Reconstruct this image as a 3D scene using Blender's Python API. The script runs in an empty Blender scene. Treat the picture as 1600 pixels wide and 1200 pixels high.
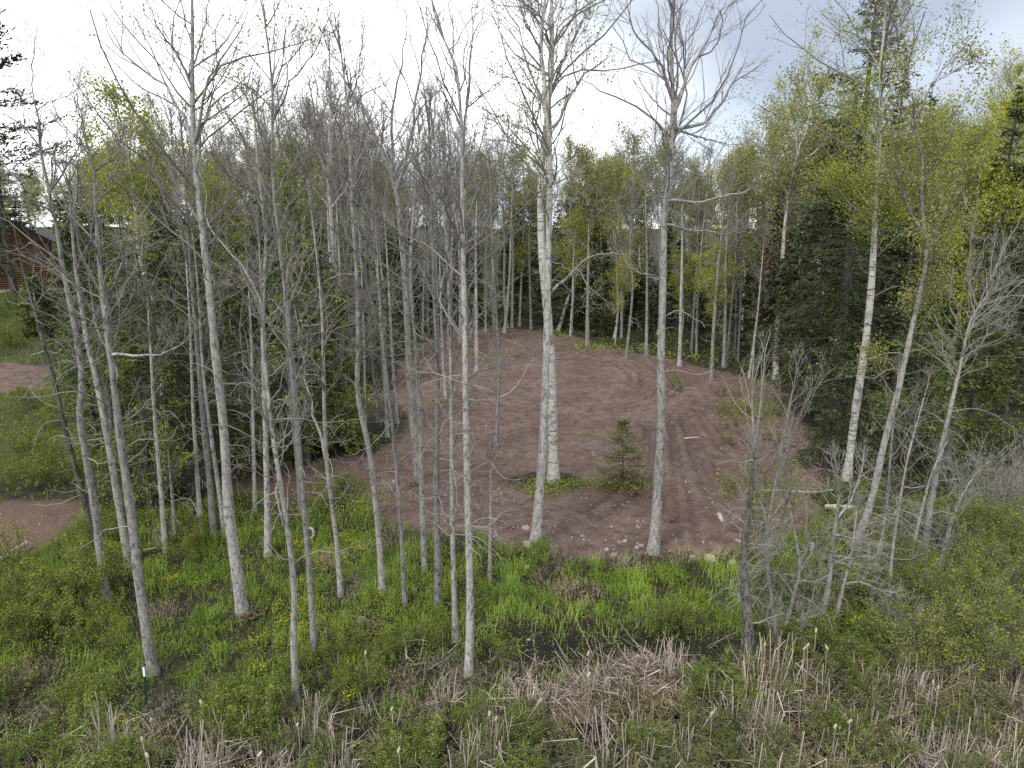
import bpy, math, random
import numpy as np

# ------------------------------------------------------------------ camera, sky, sun, exposure
scene = bpy.context.scene
COL = scene.collection
R = math.radians
F, CX, CY = 1100.0, 800.0, 600.0          # focal length and centre in units of the 1600x1200 photograph
CAM_H, PITCH = 9.0, R(13.0)

cam_data = bpy.data.cameras.new("camera")
cam_data.sensor_width = 36.0
cam_data.lens = 36.0 * F / 1600.0
cam_data.clip_start = 0.1
cam_data.clip_end = 3000.0
cam = bpy.data.objects.new("camera", cam_data)
cam.location = (0, 0, CAM_H)
cam.rotation_euler = (R(90) - PITCH, 0, 0)
COL.objects.link(cam)
scene.camera = cam

SUN_EL, SUN_AZ = R(52), R(215)             # azimuth clockwise from +Y
world = bpy.data.worlds.new("World")
scene.world = world
world.use_nodes = True
wn, wl = world.node_tree.nodes, world.node_tree.links
wn.clear()
w_out = wn.new("ShaderNodeOutputWorld")
sky = wn.new("ShaderNodeTexSky")
sky.sky_type = 'NISHITA'
sky.sun_disc = False
sky.sun_elevation = SUN_EL
sky.sun_rotation = SUN_AZ
bg_sky = wn.new("ShaderNodeBackground"); bg_sky.inputs['Strength'].default_value = 0.12
wl.new(sky.outputs[0], bg_sky.inputs['Color'])
tc = wn.new("ShaderNodeTexCoord")
mp = wn.new("ShaderNodeMapping")
mp.inputs['Location'].default_value = (3.79768, -5.71431, -7.21772)
mp.inputs['Scale'].default_value = (1.0, 1.0, 2.6)
wl.new(tc.outputs['Generated'], mp.inputs['Vector'])
def wnoise(scale, detail, rough):
    n = wn.new("ShaderNodeTexNoise")
    n.inputs['Scale'].default_value = scale; n.inputs['Detail'].default_value = detail
    n.inputs['Roughness'].default_value = rough
    wl.new(mp.outputs[0], n.inputs['Vector'])
    return n
n1 = wnoise(1.05, 5, 0.45)
n2 = wnoise(1.6, 5, 0.5)
r1 = wn.new("ShaderNodeValToRGB")            # cloud tone: white sheet to blue grey bellies
r1.color_ramp.elements[0].position = 0.33; r1.color_ramp.elements[0].color = (0.30, 0.345, 0.43, 1)
r1.color_ramp.elements[1].position = 0.53; r1.color_ramp.elements[1].color = (1.10, 1.10, 1.12, 1)
e = r1.color_ramp.elements.new(0.43); e.color = (0.55, 0.59, 0.66, 1)
wl.new(n1.outputs['Fac'], r1.inputs['Fac'])
bg_cl = wn.new("ShaderNodeBackground"); bg_cl.inputs['Strength'].default_value = 1.0
wl.new(r1.outputs['Color'], bg_cl.inputs['Color'])
r2 = wn.new("ShaderNodeValToRGB")
r2.color_ramp.elements[0].position = 0.26; r2.color_ramp.elements[0].color = (0.5, 0.5, 0.5, 1)
r2.color_ramp.elements[1].position = 0.46; r2.color_ramp.elements[1].color = (1, 1, 1, 1)
wl.new(n2.outputs['Fac'], r2.inputs['Fac'])
w_mix = wn.new("ShaderNodeMixShader")
wl.new(r2.outputs['Color'], w_mix.inputs['Fac'])
wl.new(bg_sky.outputs[0], w_mix.inputs[1]); wl.new(bg_cl.outputs[0], w_mix.inputs[2])
wl.new(w_mix.outputs[0], w_out.inputs['Surface'])

sun_data = bpy.data.lights.new("sun", 'SUN')
sun_data.energy = 1.5
sun_data.angle = R(16)
sun_data.color = (1.0, 0.97, 0.92)
sun = bpy.data.objects.new("sun", sun_data)
sun.rotation_euler = (R(90) - SUN_EL, 0, R(180) - SUN_AZ)
COL.objects.link(sun)

vs = scene.view_settings
scene.display_settings.display_device = 'sRGB'
vs.view_transform = 'Standard'; vs.look = 'None'; vs.exposure = 0.85; vs.gamma = 1.0
vs.use_curve_mapping = False
scene.cycles.use_denoising = False
scene.cycles.max_bounces = 6
scene.cycles.diffuse_bounces = 2
scene.cycles.glossy_bounces = 2
scene.cycles.transmission_bounces = 4
scene.cycles.transparent_max_bounces = 4
scene.cycles.sample_clamp_indirect = 6.0

# ------------------------------------------------------------------ numeric helpers
rng = np.random.default_rng(11)

def hash2(ix, iy, seed):
    h = (ix.astype(np.int64) * 374761393 + iy.astype(np.int64) * 668265263 + seed * 974634777) & 0xFFFFFFFF
    h = ((h ^ (h >> 13)) * 1274126177) & 0xFFFFFFFF
    return ((h ^ (h >> 16)) & 0xFFFFFF) / float(0xFFFFFF)

def noise2(x, y, scale=1.0, seed=0, octaves=3):
    x = np.asarray(x, float) * scale; y = np.asarray(y, float) * scale
    tot, amp, s = 0.0, 1.0, 0.0
    for o in range(octaves):
        ix, iy = np.floor(x), np.floor(y)
        fx, fy = x - ix, y - iy
        fx = fx * fx * (3 - 2 * fx); fy = fy * fy * (3 - 2 * fy)
        a = hash2(ix, iy, seed + o); b = hash2(ix + 1, iy, seed + o)
        c = hash2(ix, iy + 1, seed + o); d = hash2(ix + 1, iy + 1, seed + o)
        tot = tot + amp * ((a * (1 - fx) + b * fx) * (1 - fy) + (c * (1 - fx) + d * fx) * fy)
        s += amp; amp *= 0.5; x = x * 2.03 + 17.1; y = y * 2.03 + 5.7
    return tot / s

def ss(a, b, x):
    t = np.clip((np.asarray(x, float) - a) / (b - a), 0, 1)
    return t * t * (3 - 2 * t)

SP, CP = math.sin(PITCH), math.cos(PITCH)
def ray(u, v):
    a, b = (u - CX) / F, (CY - v) / F
    return np.array([a, CP + b * SP, -SP + b * CP])

def project(x, y, z):
    dz = z - CAM_H
    depth = y * CP - dz * SP
    up = y * SP + dz * CP
    depth = np.where(depth > 0.1, depth, 0.1)
    return CX + F * x / depth, CY - F * up / depth, depth

def edge_y(x):                              # where the flat clearing breaks down to the wet meadow
    return np.interp(x, [-40, -16, -12, -7.5, -4.5, -2.5, -0.5, 1.5, 6, 9, 14, 40],
                     [21.5, 20.5, 20.0, 22.5, 21.6, 19.7, 19.2, 18.0, 17.9, 19.4, 21, 24])

def terrain(x, y):
    x = np.asarray(x, float); y = np.asarray(y, float)
    s = edge_y(x) - y                        # metres in front of the edge
    z = -0.40 * ss(-0.3, 1.6, s) - 0.85 * ss(1.0, 8.0, s)
    z = z + (noise2(x, y, 0.8, 3, 3) - 0.5) * 0.30 * ss(0.2, 2.0, s)
    z = z + 2.3 * ss(34, 66, y) * ss(-15, -38, x)
    z = z + (noise2(x, y, 0.12, 9, 3) - 0.5) * 0.5 * ss(24, 40, y)
    z = z + 0.22 * np.exp(-(((x - 1.15) / 1.3) ** 2 + ((y - 23.6) / 0.9) ** 2)) # root plate kept round the birch
    z = z + 0.16 * np.exp(-(((x - 3.9) / 1.0) ** 2 + ((y - 23.3) / 0.7) ** 2))
    return z

def ground_at(u, v):
    d = ray(u, v); t = 4.0
    for _ in range(60):
        p = d * t
        h = CAM_H + p[2] - float(terrain(p[0], p[1]))
        if abs(h) < 0.003 or t > 900: break
        t += h / max(-d[2], 0.02) * 0.85
    return np.array([p[0], p[1], float(terrain(p[0], p[1]))])

def at_depth(u, v, Y):
    d = ray(u, v)
    return np.array([0, 0, CAM_H]) + d * (Y / d[1])

def at_height(u, v, z):
    d = ray(u, v)
    return np.array([0, 0, CAM_H]) + d * ((z - CAM_H) / d[2])

def in_poly(x, y, poly):
    x = np.asarray(x); y = np.asarray(y)
    r = np.zeros(x.shape, bool)
    n = len(poly)
    for i in range(n):
        x0, y0 = poly[i][:2]; x1, y1 = poly[(i + 1) % n][:2]
        if y0 == y1: continue
        c = ((y0 > y) != (y1 > y)) & (x < (x1 - x0) * (y - y0) / (y1 - y0) + x0)
        r ^= c
    return r

def P(s):
    return [tuple(float(q) for q in p.split(',')) for p in s.split()]

# ------------------------------------------------------------------ mesh helpers
class MB:
    def __init__(self): self.v, self.f4, self.f3, self.n = [], [], [], 0
    def add(self, verts, quads=None, tris=None):
        verts = np.asarray(verts, np.float32).reshape(-1, 3)
        self.v.append(verts)
        if quads is not None and len(quads): self.f4.append(np.asarray(quads, np.int64).reshape(-1, 4) + self.n)
        if tris is not None and len(tris): self.f3.append(np.asarray(tris, np.int64).reshape(-1, 3) + self.n)
        self.n += len(verts)
    def mesh(self, name, mat, origin=(0, 0, 0), smooth=False):
        v = np.concatenate(self.v) if self.v else np.zeros((0, 3), np.float32)
        v = v - np.asarray(origin, np.float32)
        f4 = np.concatenate(self.f4) if self.f4 else np.zeros((0, 4), np.int64)
        f3 = np.concatenate(self.f3) if self.f3 else np.zeros((0, 3), np.int64)
        me = bpy.data.meshes.new(name)
        me.vertices.add(len(v)); me.vertices.foreach_set('co', v.astype(np.float32).ravel())
        nl = len(f4) * 4 + len(f3) * 3
        me.loops.add(nl)
        me.loops.foreach_set('vertex_index', np.concatenate([f4.ravel(), f3.ravel()]).astype(np.int32))
        me.polygons.add(len(f4) + len(f3))
        st = np.concatenate([np.arange(len(f4)) * 4, len(f4) * 4 + np.arange(len(f3)) * 3])
        me.polygons.foreach_set('loop_start', st.astype(np.int32))
        me.polygons.foreach_set('use_smooth', np.full(len(st), smooth))
        me.materials.append(mat)
        me.update(calc_edges=True)
        return me

def link(name, me, parent=None, loc=(0, 0, 0), **props):
    o = bpy.data.objects.new(name, me)
    COL.objects.link(o); o.location = loc
    if parent is not None: o.parent = parent
    for k, v in props.items(): o[k] = v
    return o

def thing(name, label, cat, loc, group=None, mesh=None, rz=0.0):
    o = bpy.data.objects.new(name, mesh)
    COL.objects.link(o); o.location = tuple(float(q) for q in loc); o.rotation_euler = (0, 0, rz)
    o['label'] = label; o['category'] = cat
    if group: o['group'] = group
    return o

def copy_thing(src, loc, rz, sc, label=None, group=None, tilt=(0, 0)):
    c = src.copy(); COL.objects.link(c)
    c.location = tuple(float(q) for q in loc); c.rotation_euler = (tilt[0], tilt[1], rz); c.scale = (sc if np.ndim(sc) else (sc, sc, sc))
    if label: c['label'] = label
    if group: c['group'] = group
    for ch in src.children:
        d = ch.copy(); COL.objects.link(d); d.parent = c
        for g in ch.children:
            e = g.copy(); COL.objects.link(e); e.parent = d
    return c

def norm(a): return a / np.maximum(np.linalg.norm(a, axis=-1, keepdims=True), 1e-9)

def tubes(mb, pts, rad, sides, cap=False):
    """pts (M,n,3), rad (M,n)"""
    M, n, _ = pts.shape
    if M == 0: return
    t = np.empty_like(pts)
    t[:, 1:-1] = pts[:, 2:] - pts[:, :-2]; t[:, 0] = pts[:, 1] - pts[:, 0]; t[:, -1] = pts[:, -1] - pts[:, -2]
    t = norm(t)
    ref = np.where(np.abs(t[:, :1, 2:3]) > 0.8, np.array([1.0, 0.13, 0]), np.array([0.05, 0.1, 1.0]))
    u = norm(np.cross(t, ref)); w = np.cross(t, u)
    a = np.arange(sides) * 2 * np.pi / sides
    ring = pts[:, :, None, :] + rad[:, :, None, None] * (np.cos(a)[None, None, :, None] * u[:, :, None, :] + np.sin(a)[None, None, :, None] * w[:, :, None, :])
    i = np.arange(n - 1)[:, None] * sides; k = np.arange(sides)[None, :]; k2 = (k + 1) % sides
    q = np.stack([i + k, i + k2, i + sides + k2, i + sides + k], -1).reshape(-1, 4)
    Q = (np.arange(M)[:, None, None] * n * sides + q[None]).reshape(-1, 4)
    mb.add(ring.reshape(-1, 3), Q)

def leaves(mb, c, size, r, flat=0.0, aspect=0.6):
    """diamond leaves at centres c (N,3)"""
    N = len(c)
    if N == 0: return
    a = norm(r.normal(size=(N, 3)) * np.array([1, 1, 1 - flat * 0.8]))
    b = norm(np.cross(a, r.normal(size=(N, 3)) * np.array([1, 1, 1 + flat]) + np.array([0, 0, 2 * flat])))
    s = size * r.uniform(0.6, 1.3, (N, 1))
    n = np.cross(a, b)
    v = np.stack([c - a * s, c + b * s * aspect - n * s * 0.12, c + a * s, c - b * s * aspect - n * s * 0.12], 1)
    mb.add(v.reshape(-1, 3), np.arange(N * 4).reshape(-1, 4))

def resample(p, n):
    p = np.asarray(p, float)
    d = np.concatenate([[0], np.cumsum(np.linalg.norm(np.diff(p, axis=0), axis=1))])
    # smooth by two Chaikin passes
    q = p
    for _ in range(2):
        if len(q) > 2:
            a = q[:-1] * 0.75 + q[1:] * 0.25; b = q[:-1] * 0.25 + q[1:] * 0.75
            q = np.concatenate([q[:1], np.stack([a, b], 1).reshape(-1, q.shape[1])[1:-1], q[-1:]])
    d = np.concatenate([[0], np.cumsum(np.linalg.norm(np.diff(q, axis=0), axis=1))])
    t = np.linspace(0, d[-1], n)
    return np.stack([np.interp(t, d, q[:, k]) for k in range(q.shape[1])], 1)

def grow(start, dirs, lens, n, r, wig, up):
    M = len(start)
    pts = np.empty((M, n, 3)); pts[:, 0] = start
    d = norm(dirs); step = (lens / (n - 1))[:, None]
    upv = np.array([0, 0, 1.0])
    for i in range(1, n):
        d = norm(d + r.normal(size=(M, 3)) * wig + upv * up)
        pts[:, i] = pts[:, i - 1] + d * step
    return pts

def spawn(pts, rad, k, t0, t1, ang, r, updir=0.0, az_bias=None):
    """k children on every parent polyline; returns start, dir, parent t, parent radius there, parent idx"""
    M, n, _ = pts.shape
    idx = np.repeat(np.arange(M), k)
    t = r.uniform(t0, t1, len(idx))
    ft = t * (n - 1); i = np.minimum(ft.astype(int), n - 2); f = (ft - i)[:, None]
    a, b = pts[idx, i], pts[idx, i + 1]
    s = a * (1 - f) + b * f
    tan = norm(b - a)
    rr = rad[idx, i] * (1 - f[:, 0]) + rad[idx, i + 1] * f[:, 0]
    side = norm(np.cross(tan, r.normal(size=(len(idx), 3))))
    an = r.uniform(ang[0], ang[1], len(idx))[:, None]
    d = norm(tan * np.cos(an) + side * np.sin(an) + np.array([0, 0, updir]))
    return s, d, t, rr, idx

def plen(pts): return np.linalg.norm(np.diff(pts, axis=1), axis=2).sum(1)

# ------------------------------------------------------------------ materials
class NT:
    def __init__(self, name):
        self.m = bpy.data.materials.new(name); self.m.use_nodes = True
        self.t = self.m.node_tree; self.t.nodes.clear()
        self.out = self.t.nodes.new("ShaderNodeOutputMaterial")
    def n(self, kind, **kw):
        nd = self.t.nodes.new("ShaderNode" + kind)
        for k, v in kw.items():
            if k in nd.inputs: nd.inputs[k].default_value = v
            else: setattr(nd, k, v)
        return nd
    def l(self, a, b): self.t.links.new(a, b)
    def coords(self, scale=(1, 1, 1), kind='Object'):
        c = self.n("TexCoord"); m = self.n("Mapping"); m.inputs['Scale'].default_value = scale
        self.l(c.outputs[kind], m.inputs['Vector']); return m.outputs[0]
    def noise(self, vec, scale, detail=4, rough=0.55):
        x = self.n("TexNoise"); x.inputs['Scale'].default_value = scale; x.inputs['Detail'].default_value = detail
        x.inputs['Roughness'].default_value = rough
        if vec is not None: self.l(vec, x.inputs['Vector'])
        return x.outputs['Fac']
    def ramp(self, fac, stops):
        x = self.n("ValToRGB"); els = x.color_ramp.elements
        while len(els) < len(stops): els.new(0.5)
        for e, (p, c) in zip(els, stops):
            e.position = p; e.color = (c[0], c[1], c[2], 1) if np.ndim(c) else (c, c, c, 1)
        self.l(fac, x.inputs['Fac']); return x.outputs['Color']
    def mix(self, fac, a, b, mode='MIX'):
        x = self.n("Mix", data_type='RGBA', blend_type=mode)
        for sock, val in ((x.inputs[0], fac), (x.inputs[6], a), (x.inputs[7], b)):
            if isinstance(val, bpy.types.NodeSocket): self.l(val, sock)
            elif np.ndim(val): sock.default_value = (*val, 1)
            else: sock.default_value = val
        return x.outputs[2]
    def bump(self, h, strength, dist):
        b = self.n("Bump"); b.inputs['Strength'].default_value = strength; b.inputs['Distance'].default_value = dist
        self.l(h, b.inputs['Height']); return b.outputs[0]
    def surf(self, col, rough=0.85, normal=None, spec=0.3):
        p = self.n("BsdfPrincipled"); p.inputs['Roughness'].default_value = rough
        p.inputs['Specular IOR Level'].default_value = spec
        if isinstance(col, bpy.types.NodeSocket): self.l(col, p.inputs['Base Color'])
        else: p.inputs['Base Color'].default_value = (*col, 1)
        if normal is not None: self.l(normal, p.inputs['Normal'])
        self.l(p.outputs[0], self.out.inputs['Surface']); return self.m

def mat_bark(name, light, mid, dark, lichen, zs=0.35, fine=13):
    k = NT(name); v = k.coords((1, 1, zs)); vv = k.coords((1, 1, 1)); vv0 = vv
    rnd = k.n("ObjectInfo").outputs['Random']
    a = k.noise(v, fine, 5, 0.65)
    c = k.ramp(a, [(0.34, dark), (0.44, mid), (0.56, light)])
    ring = k.noise(k.coords((0.8, 0.8, 5.0)), 2.6, 3, 0.6)
    c = k.mix(k.ramp(ring, [(0.60, 0), (0.70, 0.7)]), c, dark)
    c = k.mix(k.ramp(k.noise(vv0, 0.9, 3, 0.6), [(0.42, 0), (0.62, 0.5)]), c, mid)
    b = k.noise(vv, 3.2, 3)
    c = k.mix(k.ramp(b, [(0.52, 0), (0.62, 0.75)]), c, lichen)
    s = k.noise(vv, 15, 4, 0.7)
    c = k.mix(k.ramp(s, [(0.56, 0), (0.64, 0.85)]), c, dark)
    c = k.mix(1.0, c, k.ramp(rnd, [(0, (0.62, 0.62, 0.61)), (0.5, (0.95, 0.94, 0.92)), (1, (1.16, 1.14, 1.12))]), 'MULTIPLY')
    return k.surf(c, 0.9, k.bump(a, 0.6, 0.03), 0.15)

def mat_birch(name):
    k = NT(name); v = k.coords((1, 1, 6)); vv = k.coords()
    a = k.noise(v, 3.5, 4, 0.6)
    c = k.ramp(k.noise(vv, 5, 3), [(0.3, (0.36, 0.345, 0.31)), (0.7, (0.54, 0.52, 0.48))])
    c = k.mix(k.ramp(a, [(0.56, 0), (0.63, 0.9)]), c, (0.06, 0.055, 0.05))
    c = k.mix(k.ramp(k.noise(vv, 1.6, 4, 0.7), [(0.52, 0), (0.62, 0.85)]), c, (0.14, 0.132, 0.11))
    return k.surf(c, 0.75, k.bump(a, 0.3, 0.02), 0.2)

def mat_leaf(name, c0, c1, c2, trans=0.35, objvar=0.25):
    k = NT(name)
    g = k.n("NewGeometry"); rnd = k.n("ObjectInfo").outputs['Random']
    isl = g.outputs['Random Per Island']
    c = k.ramp(isl, [(0.0, c0), (0.5, c1), (1.0, c2)])
    lo, hi = 1 - objvar, 1 + objvar
    c = k.mix(1.0, c, k.ramp(rnd, [(0, (lo, lo * 1.03, lo)), (1, (hi, hi * 0.97, hi))]), 'MULTIPLY')
    drift = k.noise(k.coords(), 0.7, 3)
    c = k.mix(1.0, c, k.ramp(drift, [(0.34, (0.78, 0.80, 0.85)), (0.66, (1.22, 1.14, 1.05))]), 'MULTIPLY')
    d = k.n("BsdfPrincipled"); d.inputs['Roughness'].default_value = 0.55; d.inputs['Specular IOR Level'].default_value = 0.25
    k.l(c, d.inputs['Base Color'])
    t = k.n("BsdfTranslucent"); k.l(c, t.inputs['Color'])
    m = k.n("MixShader"); m.inputs[0].default_value = trans
    k.l(d.outputs[0], m.inputs[1]); k.l(t.outputs[0], m.inputs[2]); k.l(m.outputs[0], k.out.inputs['Surface'])
    return k.m

def mat_plain(name, c0, c1, scale=8, rough=0.85, bump=0.3, spec=0.25):
    k = NT(name); v = k.coords(); a = k.noise(v, scale, 5, 0.6)
    rnd = k.n("ObjectInfo").outputs['Random']
    c = k.mix(1.0, k.ramp(a, [(0.3, c0), (0.7, c1)]), k.ramp(rnd, [(0, 0.85), (1, 1.15)]), 'MULTIPLY')
    return k.surf(c, rough, k.bump(a, bump, 0.02), spec)

M = {}
M['bark'] = mat_bark('grey_bark', (0.38, 0.37, 0.355), (0.235, 0.228, 0.217), (0.075, 0.071, 0.066), (0.33, 0.335, 0.28))
M['bark2'] = mat_bark('pale_aspen_bark', (0.45, 0.44, 0.42), (0.29, 0.282, 0.267), (0.08, 0.076, 0.07), (0.37, 0.375, 0.31))
M['bark_dark'] = mat_bark('dark_bark', (0.13, 0.122, 0.108), (0.075, 0.07, 0.06), (0.025, 0.022, 0.018), (0.16, 0.165, 0.13))
M['birch'] = mat_birch('birch_bark')
M['twig'] = mat_plain('twig_bark', (0.12, 0.11, 0.098), (0.21, 0.195, 0.175), 6, 0.9, 0.0)
M['twig_pale'] = mat_plain('weathered_twig', (0.17, 0.16, 0.14), (0.30, 0.285, 0.255), 6, 0.9, 0.0)
M['twig_dark'] = mat_plain('brown_twig', (0.07, 0.06, 0.05), (0.14, 0.12, 0.10), 6, 0.9, 0.0)
M['leaf'] = mat_leaf('spring_leaf', (0.20, 0.25, 0.022), (0.28, 0.33, 0.032), (0.36, 0.39, 0.06))
M['leaf_yellow'] = mat_leaf('young_yellow_leaf', (0.20, 0.245, 0.022), (0.28, 0.32, 0.032), (0.35, 0.375, 0.055))
M['leaf_olive'] = mat_leaf('pale_bud_leaf', (0.20, 0.22, 0.05), (0.27, 0.285, 0.075), (0.34, 0.345, 0.12))
M['leaf_shrub'] = mat_leaf('alder_leaf', (0.14, 0.195, 0.022), (0.21, 0.27, 0.032), (0.30, 0.345, 0.055))
M['leaf_green'] = mat_leaf('meadow_leaf', (0.115, 0.175, 0.022), (0.18, 0.25, 0.032), (0.27, 0.34, 0.06))
M['needle'] = mat_leaf('spruce_needle', (0.034, 0.050, 0.018), (0.055, 0.078, 0.025), (0.09, 0.118, 0.036), 0.15)
M['needle_spring'] = mat_leaf('green_spruce_needle', (0.058, 0.092, 0.020), (0.098, 0.142, 0.029), (0.155, 0.20, 0.045), 0.18)
M['needle_fir'] = mat_leaf('fir_needle', (0.062, 0.090, 0.018), (0.105, 0.142, 0.026), (0.17, 0.21, 0.044), 0.18)
M['needle_young'] = mat_leaf('young_fir_needle', (0.15, 0.18, 0.038), (0.22, 0.245, 0.055), (0.31, 0.32, 0.09), 0.2)
M['needle_dead'] = mat_leaf('dead_needle', (0.07, 0.045, 0.03), (0.10, 0.064, 0.042), (0.14, 0.09, 0.06), 0.15)
M['grass'] = mat_leaf('green_grass', (0.16, 0.265, 0.028), (0.25, 0.39, 0.05), (0.37, 0.49, 0.11), 0.35)
M['dry'] = mat_leaf('dry_grass', (0.30, 0.25, 0.17), (0.42, 0.36, 0.25), (0.54, 0.48, 0.36), 0.2)
M['reed'] = mat_leaf('dead_reed', (0.27, 0.235, 0.185), (0.42, 0.37, 0.30), (0.58, 0.53, 0.46), 0.15)
M['reed_brown'] = mat_leaf('rotting_reed', (0.08, 0.056, 0.036), (0.136, 0.096, 0.064), (0.2, 0.152, 0.104), 0.1)
M['petal'] = mat_leaf('yellow_petal', (0.62, 0.36, 0.01), (0.72, 0.46, 0.015), (0.80, 0.56, 0.03), 0.3, 0.05)
M['fluff'] = mat_plain('cattail_fluff', (0.34, 0.27, 0.19), (0.56, 0.48, 0.36), 45, 1.0, 0.6)
M['stone'] = mat_plain('pinkish_stone', (0.19, 0.14, 0.125), (0.31, 0.245, 0.22), 9, 0.85, 0.4)
M['stone_pale'] = mat_plain('pale_stone', (0.26, 0.215, 0.175), (0.40, 0.345, 0.29), 9, 0.85, 0.4)
M['stone_grey'] = mat_plain('grey_stone', (0.22, 0.21, 0.195), (0.38, 0.365, 0.34), 9, 0.85, 0.4)
M['stone_gravel'] = mat_leaf('gravel_stone', (0.13, 0.095, 0.082), (0.21, 0.165, 0.145), (0.42, 0.365, 0.33), 0.0, 0.0)
M['wood_pale'] = mat_plain('weathered_wood', (0.36, 0.32, 0.27), (0.54, 0.49, 0.43), 12, 0.85, 0.4)
M['litter'] = mat_leaf('leaf_litter', (0.09, 0.065, 0.045), (0.15, 0.11, 0.08), (0.24, 0.19, 0.15), 0.1)

def mat_log():
    k = NT('cabin_log'); v = k.coords((0.6, 6, 6)); a = k.noise(v, 3, 5, 0.6)
    rnd = k.n("ObjectInfo").outputs['Random']
    c = k.ramp(a, [(0.25, (0.070, 0.038, 0.018)), (0.6, (0.125, 0.070, 0.032)), (0.8, (0.18, 0.110, 0.055))])
    c = k.mix(1.0, c, k.ramp(rnd, [(0, (0.8, 0.74, 0.7)), (1, (1.15, 1.15, 1.15))]), 'MULTIPLY')
    return k.surf(c, 0.6, k.bump(a, 0.2, 0.02))
M['log'] = mat_log()
M['roof'] = mat_plain('dark_shingle', (0.03, 0.028, 0.026), (0.07, 0.065, 0.06), 14)
M['fascia'] = mat_plain('dark_fascia', (0.035, 0.026, 0.02), (0.06, 0.045, 0.035), 6)
M['concrete'] = mat_plain('concrete', (0.30, 0.29, 0.27), (0.42, 0.40, 0.38), 6)
M['post_green'] = mat_plain('dark_green_steel', (0.012, 0.03, 0.018), (0.02, 0.045, 0.028), 20, 0.5, 0.1)
M['white'] = mat_plain('white_paint', (0.74, 0.74, 0.72), (0.84, 0.84, 0.82), 20, 0.5, 0.05)
M['water'] = NT('marsh_water').surf((0.008, 0.007, 0.004), 0.12, None, 0.3)

def mat_ground():
    k = NT('ground_soil'); v = k.coords()
    def attr(nm):
        a = k.n("Attribute"); a.attribute_name = nm; return a.outputs['Fac']
    big = k.noise(v, 0.35, 5, 0.6); med = k.noise(v, 2.2, 6, 0.65); fine = k.noise(v, 14, 5, 0.7); vf = k.noise(v, 55, 3, 0.7)
    dirt = k.ramp(big, [(0.32, (0.108, 0.070, 0.057)), (0.50, (0.156, 0.106, 0.088)), (0.70, (0.20, 0.143, 0.118))])
    dirt = k.mix(k.ramp(med, [(0.38, 0.75), (0.54, 0)]), dirt, (0.075, 0.047, 0.040))
    dirt = k.mix(k.ramp(fine, [(0.54, 0), (0.70, 0.55)]), dirt, (0.235, 0.178, 0.155))
    vor = k.n("TexVoronoi"); vor.inputs['Scale'].default_value = 9; k.l(v, vor.inputs['Vector'])
    dirt = k.mix(k.ramp(vor.outputs['Distance'], [(0.06, 0.7), (0.14, 0)]), dirt, (0.32, 0.26, 0.235))
    dirt = k.mix(k.ramp(attr('rut'), [(0.25, 0), (0.8, 0.5)]), dirt, (0.078, 0.050, 0.044))
    dirt = k.mix(k.ramp(attr('litter'), [(0.0, 0), (1.0, 0.5)]), dirt, k.ramp(fine, [(0.35, (0.075, 0.052, 0.036)), (0.62, (0.20, 0.135, 0.09))]))
    soil = k.ramp(med, [(0.3, (0.014, 0.012, 0.008)), (0.5, (0.030, 0.027, 0.015)), (0.7, (0.055, 0.052, 0.026))])
    soil = k.mix(k.ramp(fine, [(0.58, 0), (0.74, 0.5)]), soil, (0.12, 0.095, 0.065))
    mud = k.ramp(fine, [(0.35, (0.006, 0.005, 0.004)), (0.65, (0.019, 0.015, 0.011))])
    field = k.ramp(med, [(0.3, (0.035, 0.045, 0.015)), (0.6, (0.065, 0.085, 0.022)), (0.75, (0.12, 0.105, 0.05))])
    c = k.mix(attr('field'), soil, field)
    c = k.mix(attr('dirt'), c, dirt)
    c = k.mix(attr('mud'), c, mud)
    h = k.mix(0.5, fine, vf)
    p = k.n("BsdfPrincipled"); k.l(c, p.inputs['Base Color'])
    k.l(k.ramp(attr('mud'), [(0, 0.95), (1, 0.8)]), p.inputs['Roughness'])
    p.inputs['Specular IOR Level'].default_value = 0.25
    k.l(k.bump(h, 0.8, 0.05), p.inputs['Normal'])
    k.l(p.outputs[0], k.out.inputs['Surface'])
    return k.m
M['ground'] = mat_ground()

# ------------------------------------------------------------------ ground zones (traced once, kept as world polygons)
def wpoly(s): return [tuple(ground_at(u, v)[:2]) for u, v in P(s)]
CLEAR = wpoly("560,772 600,800 650,833 760,840 830,852 880,870 960,872 1020,868 1100,876 1175,868 1262,830 1290,760 "
              "1262,690 1215,610 1190,590 1120,580 1060,562 1000,552 940,540 900,525 860,518 760,512 700,512 640,548 600,620 640,650 600,695 560,712 "
              "450,722 340,716 330,770 480,782")
PATCH = wpoly("-60,792 0,784 110,776 140,800 100,856 40,866 -60,862")
DRIVE = wpoly("-60,566 30,566 72,574 78,604 20,612 -60,610")
BACKLOT = wpoly("1535,505 1640,500 1680,580 1560,585")
def dirt_mask(x, y):
    wob = (noise2(x, y, 0.9, 21, 3) - 0.5) * 1.5
    wy = (noise2(x, y, 0.9, 31, 3) - 0.5) * 1.5
    m = in_poly(x + wob, y + wy, CLEAR) | in_poly(x + wob, y + wy, PATCH) | in_poly(x + wob, y + wy, DRIVE) | in_poly(x + wob, y + wy, BACKLOT)
    keep = (((x - 1.15) / 1.4) ** 2 + ((y - 23.55) / 0.7) ** 2 < 0.9)
    return m & ~keep

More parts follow.
